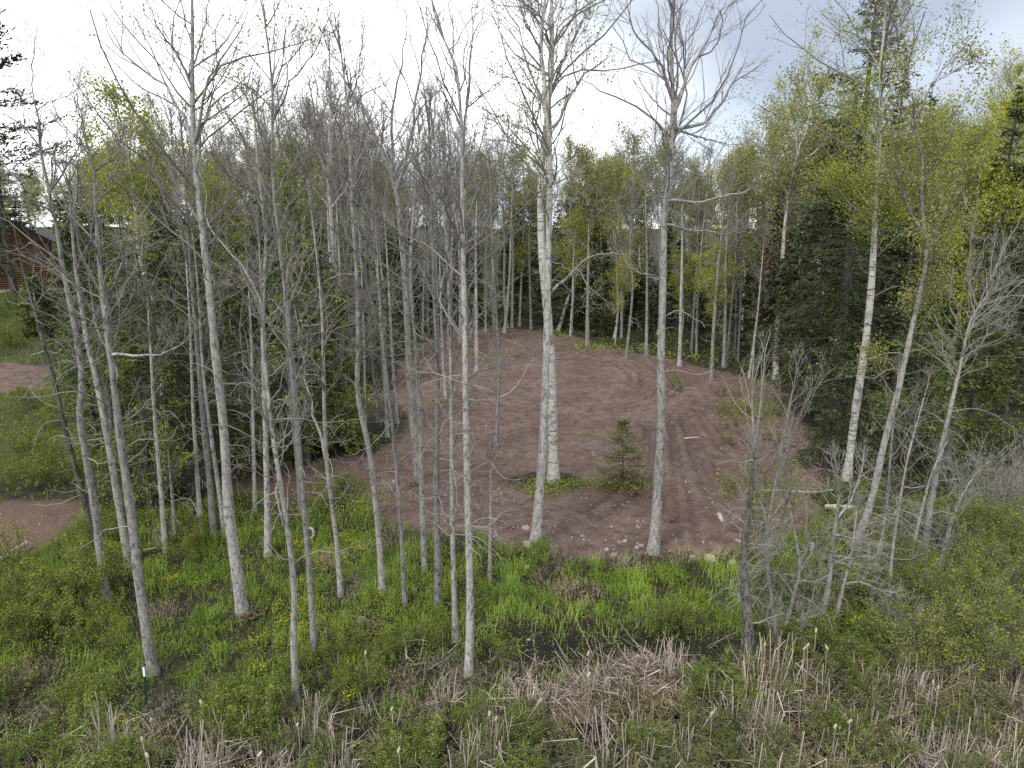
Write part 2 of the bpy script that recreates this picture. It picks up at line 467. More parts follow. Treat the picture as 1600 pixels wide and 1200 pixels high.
RUTS = ["868,548 940,556 985,572 1008,592 1002,610 960,622 900,628 850,634", "868,540 950,548 1005,562 1035,586 1030,612 990,632 920,640 860,640",
        "900,556 960,566 988,586 985,604 950,616 890,622", "1060,590 1068,606 1050,622 1000,634 940,640",
        "1040,585 1056,600 1042,616 1000,626", "1012,665 1016,700 1010,760", "1028,672 1032,720 1036,800",
        "1050,650 1060,720 1082,800 1090,850", "1062,650 1082,720 1112,790 1130,845", "1075,648 1104,710 1142,770 1170,815",
        "1085,640 1125,700 1170,750 1205,790", "1046,655 1052,740 1060,840", "1070,655 1094,720 1126,785 1150,830", "1095,640 1140,690 1195,735 1230,765",
        "700,690 770,660 850,650 900,645", "690,720 760,690 850,668 930,655", "1110,600 1140,640 1170,700 1200,760", "620,770 700,740 800,740 900,760",
        "640,760 720,726 810,725 910,742", "910,800 960,770 1000,720 1010,670", "930,812 985,780 1024,730 1030,680"]
def rut_fields(x, y):
    dep = np.zeros(x.shape); rm = np.zeros(x.shape)
    for s in RUTS:
        p = np.array([ground_at(u, v)[:2] for u, v in P(s)])
        p = resample(p, 24)
        box = (x > p[:, 0].min() - 1) & (x < p[:, 0].max() + 1) & (y > p[:, 1].min() - 1) & (y < p[:, 1].max() + 1)
        if not box.any(): continue
        X, Y = x[box], y[box]
        best = np.full(X.shape, 9.0)
        for i in range(len(p) - 1):
            a, b = p[i], p[i + 1]; ab = b - a
            t = np.clip(((X - a[0]) * ab[0] + (Y - a[1]) * ab[1]) / max(ab @ ab, 1e-6), 0, 1)
            best = np.minimum(best, np.hypot(X - a[0] - t * ab[0], Y - a[1] - t * ab[1]))
        best = best + (noise2(X, Y, 2.5, 77, 2) - 0.5) * 0.12
        st = 0.55 + 0.75 * noise2(X, Y, 0.7, 5, 2)
        dep[box] += st * (-0.085 * np.exp(-(best / 0.15) ** 2) + 0.055 * np.exp(-((best - 0.32) / 0.12) ** 2))
        rm[box] = np.maximum(rm[box], np.exp(-(best / 0.13) ** 2) * np.clip(st, 0, 1))
    return dep, rm

def axis(segs):
    out = [np.arange(a, b, s) for a, b, s in segs]
    return np.concatenate(out + [[segs[-1][1]]])
xs = axis([(-700, -120, 40), (-120, -40, 4), (-40, -16, 0.6), (-16, -9, 0.3), (-9, 18, 0.15), (18, 30, 0.4), (30, 60, 1.2), (60, 140, 5), (140, 700, 40)])
ys = axis([(-200, -10, 19), (-10, 8, 1.5), (8, 17, 0.25), (17, 44, 0.14), (44, 60, 0.28), (60, 80, 0.8), (80, 140, 3), (140, 900, 40)])
GX, GY = np.meshgrid(xs, ys)
GZ = terrain(GX, GY)
dm = dirt_mask(GX, GY).astype(float)
sm = dm.copy()
for _ in range(2):
    sm[1:-1, 1:-1] = (sm[1:-1, 1:-1] * 2 + sm[:-2, 1:-1] + sm[2:, 1:-1] + sm[1:-1, :-2] + sm[1:-1, 2:]) / 6
dep, rm = rut_fields(GX, GY)
near = (GY > 16) & (GY < 60) & (np.abs(GX) < 30)
GZ = GZ + dep * sm + near * sm * (noise2(GX, GY, 1.6, 41, 4) - 0.5) * 0.065 + near * sm * (noise2(GX, GY, 7, 43, 2) - 0.5) * 0.035
def in_view(x, y, z=0, m=60):
    u, v, d = project(x, y, z)
    return (u > -m) & (u < 1600 + m) & (v < 1200 + m) & (y > 5)
U, V, D_ = project(GX, GY, GZ)
def mud_noise(x, y, u, v): return ss(0.46, 0.58, noise2(x, y, 0.5, 61, 3)) * np.clip(ss(1000, 1060, v) * ss(770, 840, u) + ss(1110, 1150, v) + np.exp(-(((u - 290) / 50) ** 2 + ((v - 1130) / 28) ** 2)) * 2, 0, 1)
mud = mud_noise(GX, GY, U, V) * ss(edge_y(GX) - 3.0, edge_y(GX) - 5.0, GY)
mud = np.maximum(mud, np.exp(-(((U - 940) / 205) ** 2 + ((V - 1012) / 44) ** 2) ** 2) * (GY < 20) * (GY > 8))
field = ss(-0.53, -0.60, GX / np.maximum(GY, 1) + (noise2(GX, GY, 0.3, 71, 3) - 0.5) * 0.10) * ss(22, 26, GY) * (1 - ss(72, 84, GY)) * (0.45 + 0.55 * ss(0.35, 0.6, noise2(GX, GY, 0.25, 72, 3)))
rm = np.maximum(rm, ((U < 170) & (V > 740) & (V < 900)) * 1.6 * noise2(GX, GY, 1.5, 66, 3))
litter = np.clip(ss(620, 480, U) * ss(700, 740, V) + 0.35 * (U < 160) * (V > 760) + ss(1080, 1180, U) * ss(650, 600, V), 0, 1) * (noise2(GX, GY, 0.7, 88, 3) > 0.4)
mb = MB()
nx, ny = len(xs), len(ys)
ii = (np.arange(ny - 1)[:, None] * nx + np.arange(nx - 1)[None, :])
mb.add(np.stack([GX, GY, GZ], -1), np.stack([ii, ii + 1, ii + nx + 1, ii + nx], -1).reshape(-1, 4))
gm = mb.mesh('ground', M['ground'], smooth=True)
for nm, arr in (('dirt', sm), ('rut', rm), ('mud', mud), ('field', field), ('litter', litter)):
    a = gm.attributes.new(nm, 'FLOAT', 'POINT'); a.data.foreach_set('value', arr.astype(np.float32).ravel())
link('ground', gm, kind='structure')

mb = MB()
mb.add([(-40, 6, -1.36), (40, 6, -1.36), (40, 17.5, -1.36), (-40, 17.5, -1.36)], [(0, 1, 2, 3)])
link('water', mb.mesh('water', M['water']), kind='structure')

# ------------------------------------------------------------------ tree builders
def taper(r0, r1, n, flare=0.34):
    t = np.linspace(0, 1, n)
    return r0 * (1 - t) ** 0.9 + r1 * (1 - (1 - t) ** 0.9) + r0 * flare * 1.4 * np.exp(-t * 42)

def local_crowd(pts):
    """how many twig points share a half metre cell (so that leaves spread evenly along the twigs)"""
    k = np.floor(pts / 0.5).astype(np.int64); key = (k[:, 0] * 73856093) ^ (k[:, 1] * 19349663) ^ (k[:, 2] * 83492791)
    _, inv, cnt = np.unique(key, return_inverse=True, return_counts=True)
    return cnt[inv].astype(float)

def deciduous(name, label, cat, base, trunk, r0, r1, limbs, o, group=None):
    """trunk (n,3) and limbs in world space; o: options"""
    r = np.random.default_rng(o.get('seed', 1))
    root = thing(name, label, cat, base, group)
    bark = M[o.get('bark', 'bark')]; tw = M[o.get('twig', 'twig')]
    tr = resample(trunk, 26)[None]; trad = taper(r0, r1, 26)[None]
    # gentle irregular girth
    trad = trad * (1 + 0.05 * r.normal(size=trad.shape))
    b = MB(); tubes(b, tr, trad, 10)
    link('trunk', b.mesh('trunk', bark, base, True), root)
    lp, lr = [], []
    for L in limbs:
        p = resample(L, 14)
        cand = np.concatenate([tr[0]] + lp); crad = np.concatenate([trad[0]] + lr)
        d = np.hypot(cand[:, 0] - p[0, 0], cand[:, 2] - p[0, 2]); k = int(d.argmin())
        dl = cand[k] - p[0]
        p = p + dl * np.array([0, 1.0, 0]) + dl * np.array([1.0, 0, 1.0]) * np.linspace(1, 0, 14)[:, None] ** 2
        p[2:] += np.cumsum(r.normal(size=(12, 3)), 0) * 0.011 * plen(p[None])[0]
        rs = min(crad[k] * 0.75, 0.010 + 0.013 * plen(p[None])[0])
        q = taper(rs, max(0.006, rs * 0.14), 14, 0.15)
        lp.append(p); lr.append(q)
        b = MB(); tubes(b, p[None], q[None], 7)
        link('limb', b.mesh('limb', bark if rs > 0.03 else tw, base, True), root)
    H = trunk[-1][2] - trunk[0][2]
    minr = o.get('minr', 0.003)
    mt = MB(); leafpts = []
    sets = []
    c0 = o.get('crown', 0.5)
    S = o.get('spread', 1.0)
    n1 = int(o.get('n1', 26) * (0.82 if base[0] < -3.0 and base[2] > -50 else 1.05))
    if n1:
        s, d, t, rr, _ = spawn(tr, trad, n1, c0, 1.0, o.get('ang', (0.5, 1.0)), r, 0.1)
        ln = S * (0.05 + 0.19 * np.sin(np.pi * np.clip(0.12 + 0.80 * (t - c0) / (1 - c0 + 1e-6), 0, 1))) * H * r.uniform(0.5, 1.15, len(t)) * o.get('len1', 1.0)
        p1 = grow(s, d, ln, 7, r, 0.23, o.get('up', 0.07))
        q1 = np.clip(np.minimum(rr * 0.55, 0.003 + ln * 0.0075), minr * 1.6, None)[:, None] * np.linspace(1, 0.35, 7)
        sets.append((p1, q1))
    if o.get('leader', True):
        m = 3
        s = np.repeat(tr[:, -1], m, 0); tan = norm(tr[:, -1] - tr[:, -3])
        d = norm(tan + r.normal(size=(m, 3)) * 0.28); d[0] = tan[0]
        ln = o.get('lead', 0.075) * H * r.uniform(0.6, 1.0, m)
        p1 = grow(s, d, ln, 7, r, 0.08, 0.08)
        q1 = np.clip(np.full(m, r1), minr, None)[:, None] * np.linspace(1, 0.3, 7)
        sets.append((p1, q1))
    nl = o.get('nl', 7)
    if lp and nl:
        s, d, t, rr, idx = spawn(np.array(lp), np.array(lr), nl, 0.2, 1.0, (0.35, 0.85), r, 0.15)
        L0 = plen(np.array(lp))[idx]
        ln = L0 * (0.2 + 0.35 * (1 - t)) * r.uniform(0.5, 1.1, len(t)) + 0.25
        p1 = grow(s, d, ln, 7, r, 0.17, 0.07)
        q1 = np.clip(np.minimum(rr * 0.6, 0.003 + ln * 0.0075), minr * 1.4, None)[:, None] * np.linspace(1, 0.35, 7)
        sets.append((p1, q1))
    live = []
    for p1, q1 in sets:
        tubes(mt, p1, q1, 3 if minr > 0.0065 else 4)
        k2 = o.get('k2', 4)
        s, d, t, rr, idx = spawn(p1, q1, k2, 0.18, 1.0, (0.4, 0.95), r, 0.12)
        ln = plen(p1)[idx] * (0.22 + 0.30 * (1 - t)) * r.uniform(0.5, 1.2, len(t)) + 0.12
        p2 = grow(s, d, ln, 5, r, 0.22, o.get('up', 0.06) * 1.2)
        q2 = np.clip(rr * 0.6, minr, 0.012)[:, None] * np.linspace(1, 0.5, 5)
        tubes(mt, p2, q2, 3)
        k3 = o.get('k3', 3)
        if k3:
            s, d, t, rr, idx = spawn(p2, q2, k3, 0.15, 1.0, (0.4, 0.9), r, 0.15)
            ln = plen(p2)[idx] * (0.25 + 0.3 * (1 - t)) * r.uniform(0.6, 1.2, len(t)) + 0.08
            p3 = grow(s, d, ln, 3, r, 0.24, 0.08)
            q3 = np.full((len(p3), 3), minr) * np.array([1, 0.85, 0.6])
            if minr > 0.0065: tubes(mt, p3[:, ::2], q3[:, ::2], 3)
            else: tubes(mt, p3, q3, 3)
            live.append(p3.reshape(-1, 3))
        live.append(p2.reshape(-1, 3))
    nd = o.get('dead', 0)
    if nd:
        a0, a1 = o.get('deadr', (0.25, 0.6))
        s, d, t, rr, _ = spawn(tr, trad, nd, a0, a1, (1.0, 1.6), r, -0.05)
        ln = r.uniform(0.3, 1.6, nd) * o.get('deadl', 1.0)
        p1 = grow(s, d, ln, 8, r, 0.26, o.get('deadup', -0.03))
        q1 = np.clip(0.005 + ln * 0.007, minr * 1.3, None)[:, None] * np.linspace(1, 0.35, 8)
        md = MB(); tubes(md, p1, q1, 4)
        s, d, t, rr, idx = spawn(p1, q1, o.get('deadk', 5), 0.2, 1.0, (0.4, 1.2), r, 0.0)
        l2 = plen(p1)[idx] * r.uniform(0.15, 0.5, len(t))
        p2 = grow(s, d, l2, 5, r, 0.3, 0.02)
        tubes(md, p2, np.full((len(p2), 5), minr) * np.linspace(1.1, 0.6, 5), 3)
        link('dead_branches', md.mesh('dead_branches', M['twig_pale'], base), root, kind='stuff')
    if mt.n: link('twigs', mt.mesh('twigs', tw, base), root, kind='stuff')
    nlv = o.get('leaf', 0)
    if nlv and live:
        pts = np.concatenate(live)
        lo = o.get('leaflo')
        # leaves gather in clumps on some of the twigs
        dens = noise2(pts[:, 0] * 1.3 + pts[:, 2] * 0.7, pts[:, 1] + pts[:, 2] * 1.1, 1.2, o.get('seed', 1), 2)
        pr = np.clip((dens - o.get('gap', 0.38)) * 3 + 0.25, 0.15, 1) / (1 + np.sqrt(local_crowd(pts)))
        if 'leaftop' in o: pr = pr * np.where(pts[:, 2] > base[2] + o['leaftop'], 0.25, 1.0)
        c = pts[r.choice(len(pts), nlv, p=pr / pr.sum())] + r.normal(size=(nlv, 3)) * o.get('fluff', 0.05)
        b = MB(); leaves(b, c, o.get('ls', 0.035), r)
        link('crown', b.mesh('crown', M[o.get('lm', 'leaf')], base), root)
    return root

def traced(name, label, cat, w, path, limbs=(), **o):
    px = P(path)
    base = ground_at(*px[0])
    seed = int(px[0][0] * 7 + px[0][1] * 3); o.setdefault('seed', seed)
    r = np.random.default_rng(seed)
    Y0 = base[1]
    Y0d = Y0 * CP + (CAM_H - base[2]) * SP
    pts = []
    lean = o.get('lean', r.normal() * 0.04)
    for i, (u, v) in enumerate(px):
        p = at_depth(u, v, Y0)
        h = p[2] - base[2]
        p = at_depth(u, v, Y0 + lean * h + (0.10 * math.sin(h * 0.9 + seed) if i else 0))
        pts.append(p)
    pts[0] = base - np.array([0, 0, 0.15])
    pts = np.array(pts)
    r0 = 0.40 * w * Y0d / F
    L = []
    for s in limbs:
        q = P(s)
        p0 = at_depth(q[0][0], q[0][1], Y0)
        k = int(np.abs(pts[:, 2] - p0[2]).argmin())
        yy = pts[k][1]; sl = r.uniform(-0.35, 0.35)
        out, acc = [], 0.0
        for i, (u, v) in enumerate(q):
            if i: acc += math.hypot(u - q[i - 1][0], v - q[i - 1][1]) * Y0d / F
            out.append(at_depth(u, v, yy + sl * acc))
        L.append(np.array(out))
    return deciduous(name, label, cat, base, pts, r0, r0 * o.get('tip', 0.2), L, o, o.get('group'))

def conifer(name, label, cat, base, H, rad, o, group=None):
    r = np.random.default_rng(o.get('seed', 1))
    root = thing(name, label, cat, base, group)
    base = np.array(base, float)
    n = 16
    t = np.linspace(0, 1, n)
    tr = np.stack([np.cumsum(r.normal(size=n)) * 0.02, np.cumsum(r.normal(size=n)) * 0.02, t * H - 0.1], 1)
    tr = tr - tr[0] * np.array([1, 1, 0])
    trad = taper(o.get('r0', H * 0.012), 0.012, n)
    b = MB(); tubes(b, tr[None], trad[None], 8)
    link('trunk', b.mesh('trunk', M['bark_dark'], (0, 0, 0), True), root)
    c0 = o.get('crown', 0.12)
    nb = o.get('nb', 130)
    f = np.sort(r.uniform(0, 1, nb)) ** o.get('fpow', 0.9)
    f = f + r.normal(size=nb) * 0.004
    z = (c0 + (0.985 - c0) * np.clip(f, 0, 1))
    prof = (1 - np.clip(f, 0, 1)) ** o.get('pp', 0.85) * (0.75 + 0.25 * np.sin(np.clip(f, 0, 1) * 3.1 + 0.4)) + 0.03
    gapn = noise2(z * H * 1.4, np.zeros(nb), 1.0, o.get('seed', 1), 2)
    ln = rad * prof * r.uniform(0.65, 1.12, nb) * (0.7 + 0.6 * gapn)
    az = r.uniform(0, 2 * np.pi, nb)
    s = np.stack([np.interp(z, t, tr[:, 0]), np.interp(z, t, tr[:, 1]), z * H], 1)
    el = o.get('el', -0.12) + 0.75 * np.clip(f, 0, 1) ** 2 + r.normal(size=nb) * 0.10
    d = np.stack([np.cos(az) * np.cos(el), np.sin(az) * np.cos(el), np.sin(el)], 1)
    p1 = grow(s, d, ln, 7, r, 0.05, o.get('droop', -0.035))
    p1[:, 4:, 2] += (ln * 0.05)[:, None] * np.array([0.15, 0.45, 1.0])      # tips lift
    b = MB(); tubes(b, p1, np.clip(0.006 + ln * 0.006, 0.006, 0.04)[:, None] * np.linspace(1, 0.3, 7), 3)
    # side twigs spread in the plane of each bough
    k = o.get('k', 12)
    M1 = nb
    idx = np.repeat(np.arange(M1), k)
    tt = r.uniform(0.12, 1.0, len(idx))
    ft = tt * 6; i = np.minimum(ft.astype(int), 5); fr = (ft - i)[:, None]
    a, c = p1[idx, i], p1[idx, i + 1]
    st = a * (1 - fr) + c * fr; tan = norm(c - a)
    lat = norm(np.cross(tan, np.array([0, 0, 1.0])))
    sgn = np.where(r.uniform(size=len(idx)) < 0.5, 1.0, -1.0)[:, None]
    d2 = norm(tan * 0.75 + lat * sgn * r.uniform(0.4, 1.1, (len(idx), 1)) + np.array([0, 0, 1.0]) * r.normal(size=(len(idx), 1)) * 0.18 + np.array([0, 0, o.get('hang', -0.12)]))
    l2 = ln[idx] * (0.14 + 0.34 * (1 - tt)) * r.uniform(0.6, 1.2, len(idx)) + o.get('l2', 0.10) * np.clip(ln[idx] / (0.4 * rad), 0.2, 1)
    p2 = grow(st, d2, l2, 4, r, 0.06, -0.03)
    tubes(b, p2, np.full((len(p2), 4), 0.004), 3) if o.get('twigtubes') else None
    link('boughs', b.mesh('boughs', M[o.get('tw', 'twig_dark')], (0, 0, 0)), root, kind='stuff')
    # needle sprays: narrow leaf-shaped faces along the twigs
    m = max(4, round(o.get('m', 7) * 0.66))
    N = len(p2) * m
    id2 = np.repeat(np.arange(len(p2)), m)
    t2 = r.uniform(0.05, 1.05, N); f2 = t2 * 3; j = np.clip(f2.astype(int), 0, 2); g = (f2 - j)[:, None]
    a, c = p2[id2, j], p2[id2, j + 1]
    cc = a * (1 - g) + c * g; tn = norm(c - a)
    lt = norm(np.cross(tn, np.array([0, 0, 1.0]))) * np.where(r.uniform(size=N) < 0.5, 1.0, -1.0)[:, None]
    dirn = norm(tn * 0.8 + lt * r.uniform(0.2, 1.0, (N, 1)) + r.normal(size=(N, 3)) * 0.22 + np.array([0, 0, o.get('nh', -0.1)]))
    wid = norm(np.cross(dirn, r.normal(size=(N, 3)) * 0.5 + np.array([0, 0, 1.0])))
    sl = o.get('nl', 0.10) * r.uniform(0.6, 1.3, (N, 1)); sw = 1.2 * o.get('nw', 0.022) * r.uniform(0.7, 1.3, (N, 1))
    tipf = np.clip(0.30 + ln[idx[id2]] / (0.5 * rad), 0.34, 1.0)[:, None]; sl = sl * tipf; sw = sw * tipf
    v = np.stack([cc, cc + dirn * sl * 0.5 + wid * sw, cc + dirn * sl, cc + dirn * sl * 0.5 - wid * sw], 1)
    b = MB(); b.add(v.reshape(-1, 3), np.arange(N * 4).reshape(-1, 4))
    link('crown', b.mesh('crown', M[o.get('nm', 'needle')], (0, 0, 0)), root)
    nd = o.get('dead', 0)
    if nd:
        az = r.uniform(0, 2 * np.pi, nd); z = r.uniform(0.06, max(c0 * 1.3, 0.12), nd) * H
        s = np.stack([np.zeros(nd), np.zeros(nd), z], 1)
        d = np.stack([np.cos(az), np.sin(az), np.full(nd, -0.15)], 1)
        ll = r.uniform(0.5, 1.0, nd) * rad * 0.6
        p1 = grow(s, d, ll, 6, r, 0.12, -0.06)
        b = MB(); tubes(b, p1, np.full((nd, 6), 0.010) * np.linspace(1, 0.4, 6), 3)
        s, d, q, rr, ix = spawn(p1, np.full((nd, 6), 0.008), 6, 0.2, 1, (0.5, 1.1), r, -0.15)
        p2 = grow(s, d, plen(p1)[ix] * 0.3 * r.uniform(0.5, 1.1, len(ix)), 4, r, 0.15, -0.05)
        tubes(b, p2, np.full((len(p2), 4), 0.004), 3)
        link('dead_branches', b.mesh('dead_branches', M['twig'], (0, 0, 0)), root, kind='stuff')
    return root


# ------------------------------------------------------------------ the cabin beyond the yard
def box(mb, x0, x1, y0, y1, z0, z1):
    v = [(x, y, z) for z in (z0, z1) for y in (y0, y1) for x in (x0, x1)]
    mb.add(v, [(0, 2, 3, 1), (4, 5, 7, 6), (0, 1, 5, 4), (2, 6, 7, 3), (0, 4, 6, 2), (1, 3, 7, 5)])

def build_cabin():
    c = ground_at(15, 457)
    root = thing('log_cabin', 'orange brown log cabin with dark gable roof behind the trees at the left edge', 'cabin', (c[0], c[1], c[2]), rz=R(35))
    d = c[1] * CP + (CAM_H - c[2]) * SP; m = d / F
    half, eave, peak, L = 77 * m, 66 * m, 116 * m, 9.0
    b = MB(); box(b, -half - 0.08, half + 0.08, -0.12, L, -0.6, 0.30)
    link('foundation', b.mesh('foundation', M['concrete']), root)
    lr = 0.12
    n = int((peak - 0.3) / (2 * lr * 0.92))
    for i in range(n):
        z = 0.30 + lr + i * 2 * lr * 0.92
        w = half if z < eave else half * max(0, (peak - z) / (peak - eave))
        if w < 0.3: continue
        b = MB()
        q = np.array([[-w - (0.18 if z < eave else 0), 0, z], [0, 0, z], [w + (0.18 if z < eave else 0), 0, z]])
        tubes(b, q[None], np.full((1, 3), lr), 8)
        link('log', b.mesh('log', M['log'], smooth=True), root)
        if z < eave:
            b = MB(); q = np.array([[half, -0.2, z + lr * 0.4], [half, L / 2, z + lr * 0.4], [half, L, z + lr * 0.4]])
            tubes(b, q[None], np.full((1, 3), lr), 8)
            link('log', b.mesh('log', M['log'], smooth=True), root)
    b = MB(); box(b, -half + 0.1, half - 0.1, 0.06, L - 0.1, 0.31, eave)
    b.add([(-half + .1, .06, eave), (half - .1, .06, eave), (0, .06, peak - .1), (-half + .1, L - .1, eave), (half - .1, L - .1, eave), (0, L - .1, peak - .1)], None, [(0, 1, 2), (3, 5, 4)])
    link('wall', b.mesh('wall', M['log']), root)
    ov = 0.9
    sl = (peak - eave) / half
    for sgn in (-1, 1):
        xe = sgn * (half + ov); ze = eave - ov * sl
        b = MB()
        b.add([(0, -ov, peak + .05), (xe, -ov, ze + .05), (xe, L + ov, ze + .05), (0, L + ov, peak + .05),
               (0, -ov, peak + .30), (xe, -ov, ze + .30), (xe, L + ov, ze + .30), (0, L + ov, peak + .30)],
              [(0, 1, 2, 3), (7, 6, 5, 4), (0, 4, 5, 1), (1, 5, 6, 2), (2, 6, 7, 3), (0, 3, 7, 4)])
        rf = link('roof', b.mesh('roof', M['roof']), root)
        b = MB()
        b.add([(0, -ov - .06, peak - .12), (xe, -ov - .06, ze - .12), (xe, -ov - .06, ze + .33), (0, -ov - .06, peak + .33),
               (0, -ov - .003, peak - .12), (xe, -ov - .003, ze - .12), (xe, -ov - .003, ze + .33), (0, -ov - .003, peak + .33)],
              [(0, 1, 2, 3), (7, 6, 5, 4), (0, 4, 5, 1), (1, 5, 6, 2), (2, 6, 7, 3), (0, 3, 7, 4)])
        link('fascia', b.mesh('fascia', M['fascia']), rf)
build_cabin()

# ------------------------------------------------------------------ the trees that stand in front, one by one
NEAR = 'bare trees standing in the meadow'
def bare(label, w, path, limbs=(), **o):
    o.setdefault('dead', 12); o['dead'] = int(o['dead'] * 1.1); o.setdefault('group', NEAR)
    return traced('bare_tree', label, 'tree', w, path, limbs, **o)

bare('crooked grey tree at the left with an S bend halfway up its trunk', 17,
     "168,942 157,870 148,790 130,690 122,640 131,600 120,530 106,460 95,400 88,350 77,300 63,233",
     ["63,233 55,167 58,117 67,53", "63,233 45,205 33,193 10,180", "57,175 66,160 80,150 105,143 123,130", "80,310 105,270 118,235 122,190",
      "85,345 60,322 35,300 5,285"], n1=22, crown=0.55)
bare('tall straight grey tree at the left rooted lowest beside the white tipped post', 20,
     "240,1052 222,950 205,800 188,690 178,600 166,510 158,440 153,380 149,320 147,267",
     ["147,267 137,213 130,167 112,135", "147,267 175,250 185,240 192,200", "147,270 113,207 95,180 87,160", "166,480 180,450 200,410 212,380",
      "180,565 205,558 240,555 262,545 285,525 296,510"], crown=0.5, dead=8)
bare('forked grey tree between the crooked one and the tall straight one at left', 15,
     "202,882 187,800 173,710 162,655 152,600 136,535 126,475 118,420 112,350 108,290",
     ["174,690 178,640 172,590 168,545 160,480 150,410", "112,350 125,300 128,250 140,210", "115,400 95,350 90,310"], crown=0.5, n1=20)
bare('thin dark leaning dead spruce with drooping bare twigs at the far left', 11,
     "149,838 135,797 112,708 98,655 85,590 70,545 58,500 45,455 32,407 20,347", [], bark='bark_dark', dead=26, deadr=(0.12, 0.95), deadup=-0.06,
     n1=0, leader=False, deadl=1.1, group=None)
bare('stout tall grey tree with brown leaf litter heaped round its foot', 22,
     "380,962 368,880 356,790 352,700 345,620 337,560 330,480 322,410 315,350 307,280 302,220 300,130 301,60 300,0",
     ["300,225 285,180 267,137 230,103 200,80 177,63 165,35 160,7", "303,240 318,180 320,133 338,105 353,83 377,17", "306,260 318,200 333,163 377,143 395,120",
      "301,150 285,100 262,60 250,20", "302,120 318,80 325,40 330,0", "330,470 362,440 395,432", "313,340 280,300 262,255 245,240", "318,380 350,350 372,320"],
     crown=0.5, n1=30, dead=14, leaf=500, lm='leaf_olive')
bare('grey tree just left of the stout one with litter at its foot', 14,
     "334,838 328,750 318,660 311,570 304,490 297,400 292,330 288,260 283,200", ["288,260 262,215 250,180 240,130", "290,290 305,250 310,190"], crown=0.5, dead=8)
bare('slim grey stem pressed against its thicker neighbour left of centre left', 9,
     "351,838 340,750 328,670 318,590 313,520 310,450 300,360", [], crown=0.5, n1=14)
bare('straight grey tree with pale birch like upper limb leaning left', 13,
     "418,868 417,760 414,650 412,560 410,490 413,430 417,380 410,320 402,260 398,180",
     ["410,480 388,430 365,385 345,345 338,312 330,260", "402,260 385,210 370,180", "405,280 425,220 436,170"], crown=0.5, bark='bark2', dead=12, leaf=400, lm='leaf_olive')
bare('slim grey tree forking low at left centre whose foot stands by dead reeds', 14,
     "463,1100 458,1000 461,930 453,850 441,770 430,710 421,640 415,570 410,500 408,440 405,380", 
     ["430,712 445,690 460,675 475,640", "421,640 400,600 378,590 360,612", "410,520 392,480 380,440"], crown=0.45, dead=16, deadr=(0.3, 0.75))
bare('slim grey tree with a hollow pale ring stub on its right side', 13,
     "492,1032 486,930 479,830 471,750 463,650 456,570 450,490 440,410 432,340 427,300 425,207 427,133 415,43",
     ["428,200 457,123 480,90 497,67 508,45 515,27", "427,220 400,170 385,140 375,110", "426,140 440,100 445,60 450,20", "440,400 470,350 480,310"],
     crown=0.45, leaf=900, lm='leaf', ls=0.03, dead=12)
bare('thin grey tree whose two stems part a third of the way up', 11,
     "533,930 526,840 513,750 508,690 506,600 505,520 501,460 495,400 488,340 480,280",
     ["510,715 498,670 488,635 475,600 464,570 455,520 450,480"], crown=0.45, dead=12)
bare('grey tree with a strong kink below the middle of its trunk', 14,
     "598,925 592,830 583,745 575,690 562,640 557,595 560,540 559,470 556,400 550,330 547,233 543,160 533,83",
     ["547,240 530,190 520,150", "543,165 560,120 570,80 575,40", "556,400 535,350 520,300", "558,440 522,432 490,448 470,465"], crown=0.45, dead=12)
bare('slim dark barked grey tree in the meadow left of the paired thick trunks', 10,
     "633,945 628,850 622,760 615,690 608,620 600,550 594,470 590,400 585,330", [], crown=0.4, n1=22, dead=12)
bare('tall grey tree at the dirt edge with wide blackish forked crown', 19,
     "655,750 648,680 641,600 637,520 634,450 628,380 624,330 617,283 600,245 590,227 577,180 560,155 548,140",
     ["620,295 630,267 637,200 647,143 648,100 647,67 660,20", "616,280 617,233 618,150 624,110 627,83 637,10", "590,227 575,190 570,140 560,100",
      "640,195 665,160 690,140", "630,265 660,235 690,200 700,170"], crown=0.45, n1=28, dead=10)
bare('grey tree standing in front of the dirt just right of the tall dark forked one', 12,
     "664,890 660,810 658,720 656,640 651,560 646,500 640,430 645,350 650,280 655,210", ["646,360 670,310 680,260"], crown=0.45, dead=14)
bare('rough barked upright grey tree near the middle of the meadow', 15,
     "684,950 684,860 681,760 683,660 684,570 680,490 677,410 674,340 672,260 670,190", ["675,350 700,310 712,270", "673,300 655,260 650,220"], crown=0.42, dead=16)
bare('upright grey tree with bare brown flank left of the frontmost central tree', 12,
     "712,1000 709,910 706,800 706,690 705,600 703,510 700,420 695,340 690,270", [], crown=0.42, n1=24, dead=14)
bare('frontmost central grey tree with a long black forked crown', 17,
     "732,1052 735,960 733,860 730,750 728,660 727,570 725,480 724,400 722,320 722,283 722,200 717,140 712,90 693,60",
     ["724,235 729,187 735,110 738,50 740,5", "731,170 750,155 765,143 793,117", "722,290 745,250 758,220", "722,200 705,165 690,140 680,120",
      "727,600 760,575 790,570 810,560"], crown=0.45, n1=26, dead=18, deadr=(0.25, 0.62))
bare('thin broken grey stem snapped off dark at mid height', 9,
     "765,908 766,830 767,760 766,684", ["767,700 790,690 815,700"], crown=0.6, n1=4, leader=False, dead=8, deadr=(0.4, 0.95), group=None)
bare('thin grey tree behind the broken stem with twigs spreading over the dirt', 9,
     "775,700 778,620 780,560 776,500 770,420 768,340 765,260", ["778,625 800,612 815,590 830,560"], crown=0.35, n1=24, dead=12, leaf=160, lm='leaf_olive')
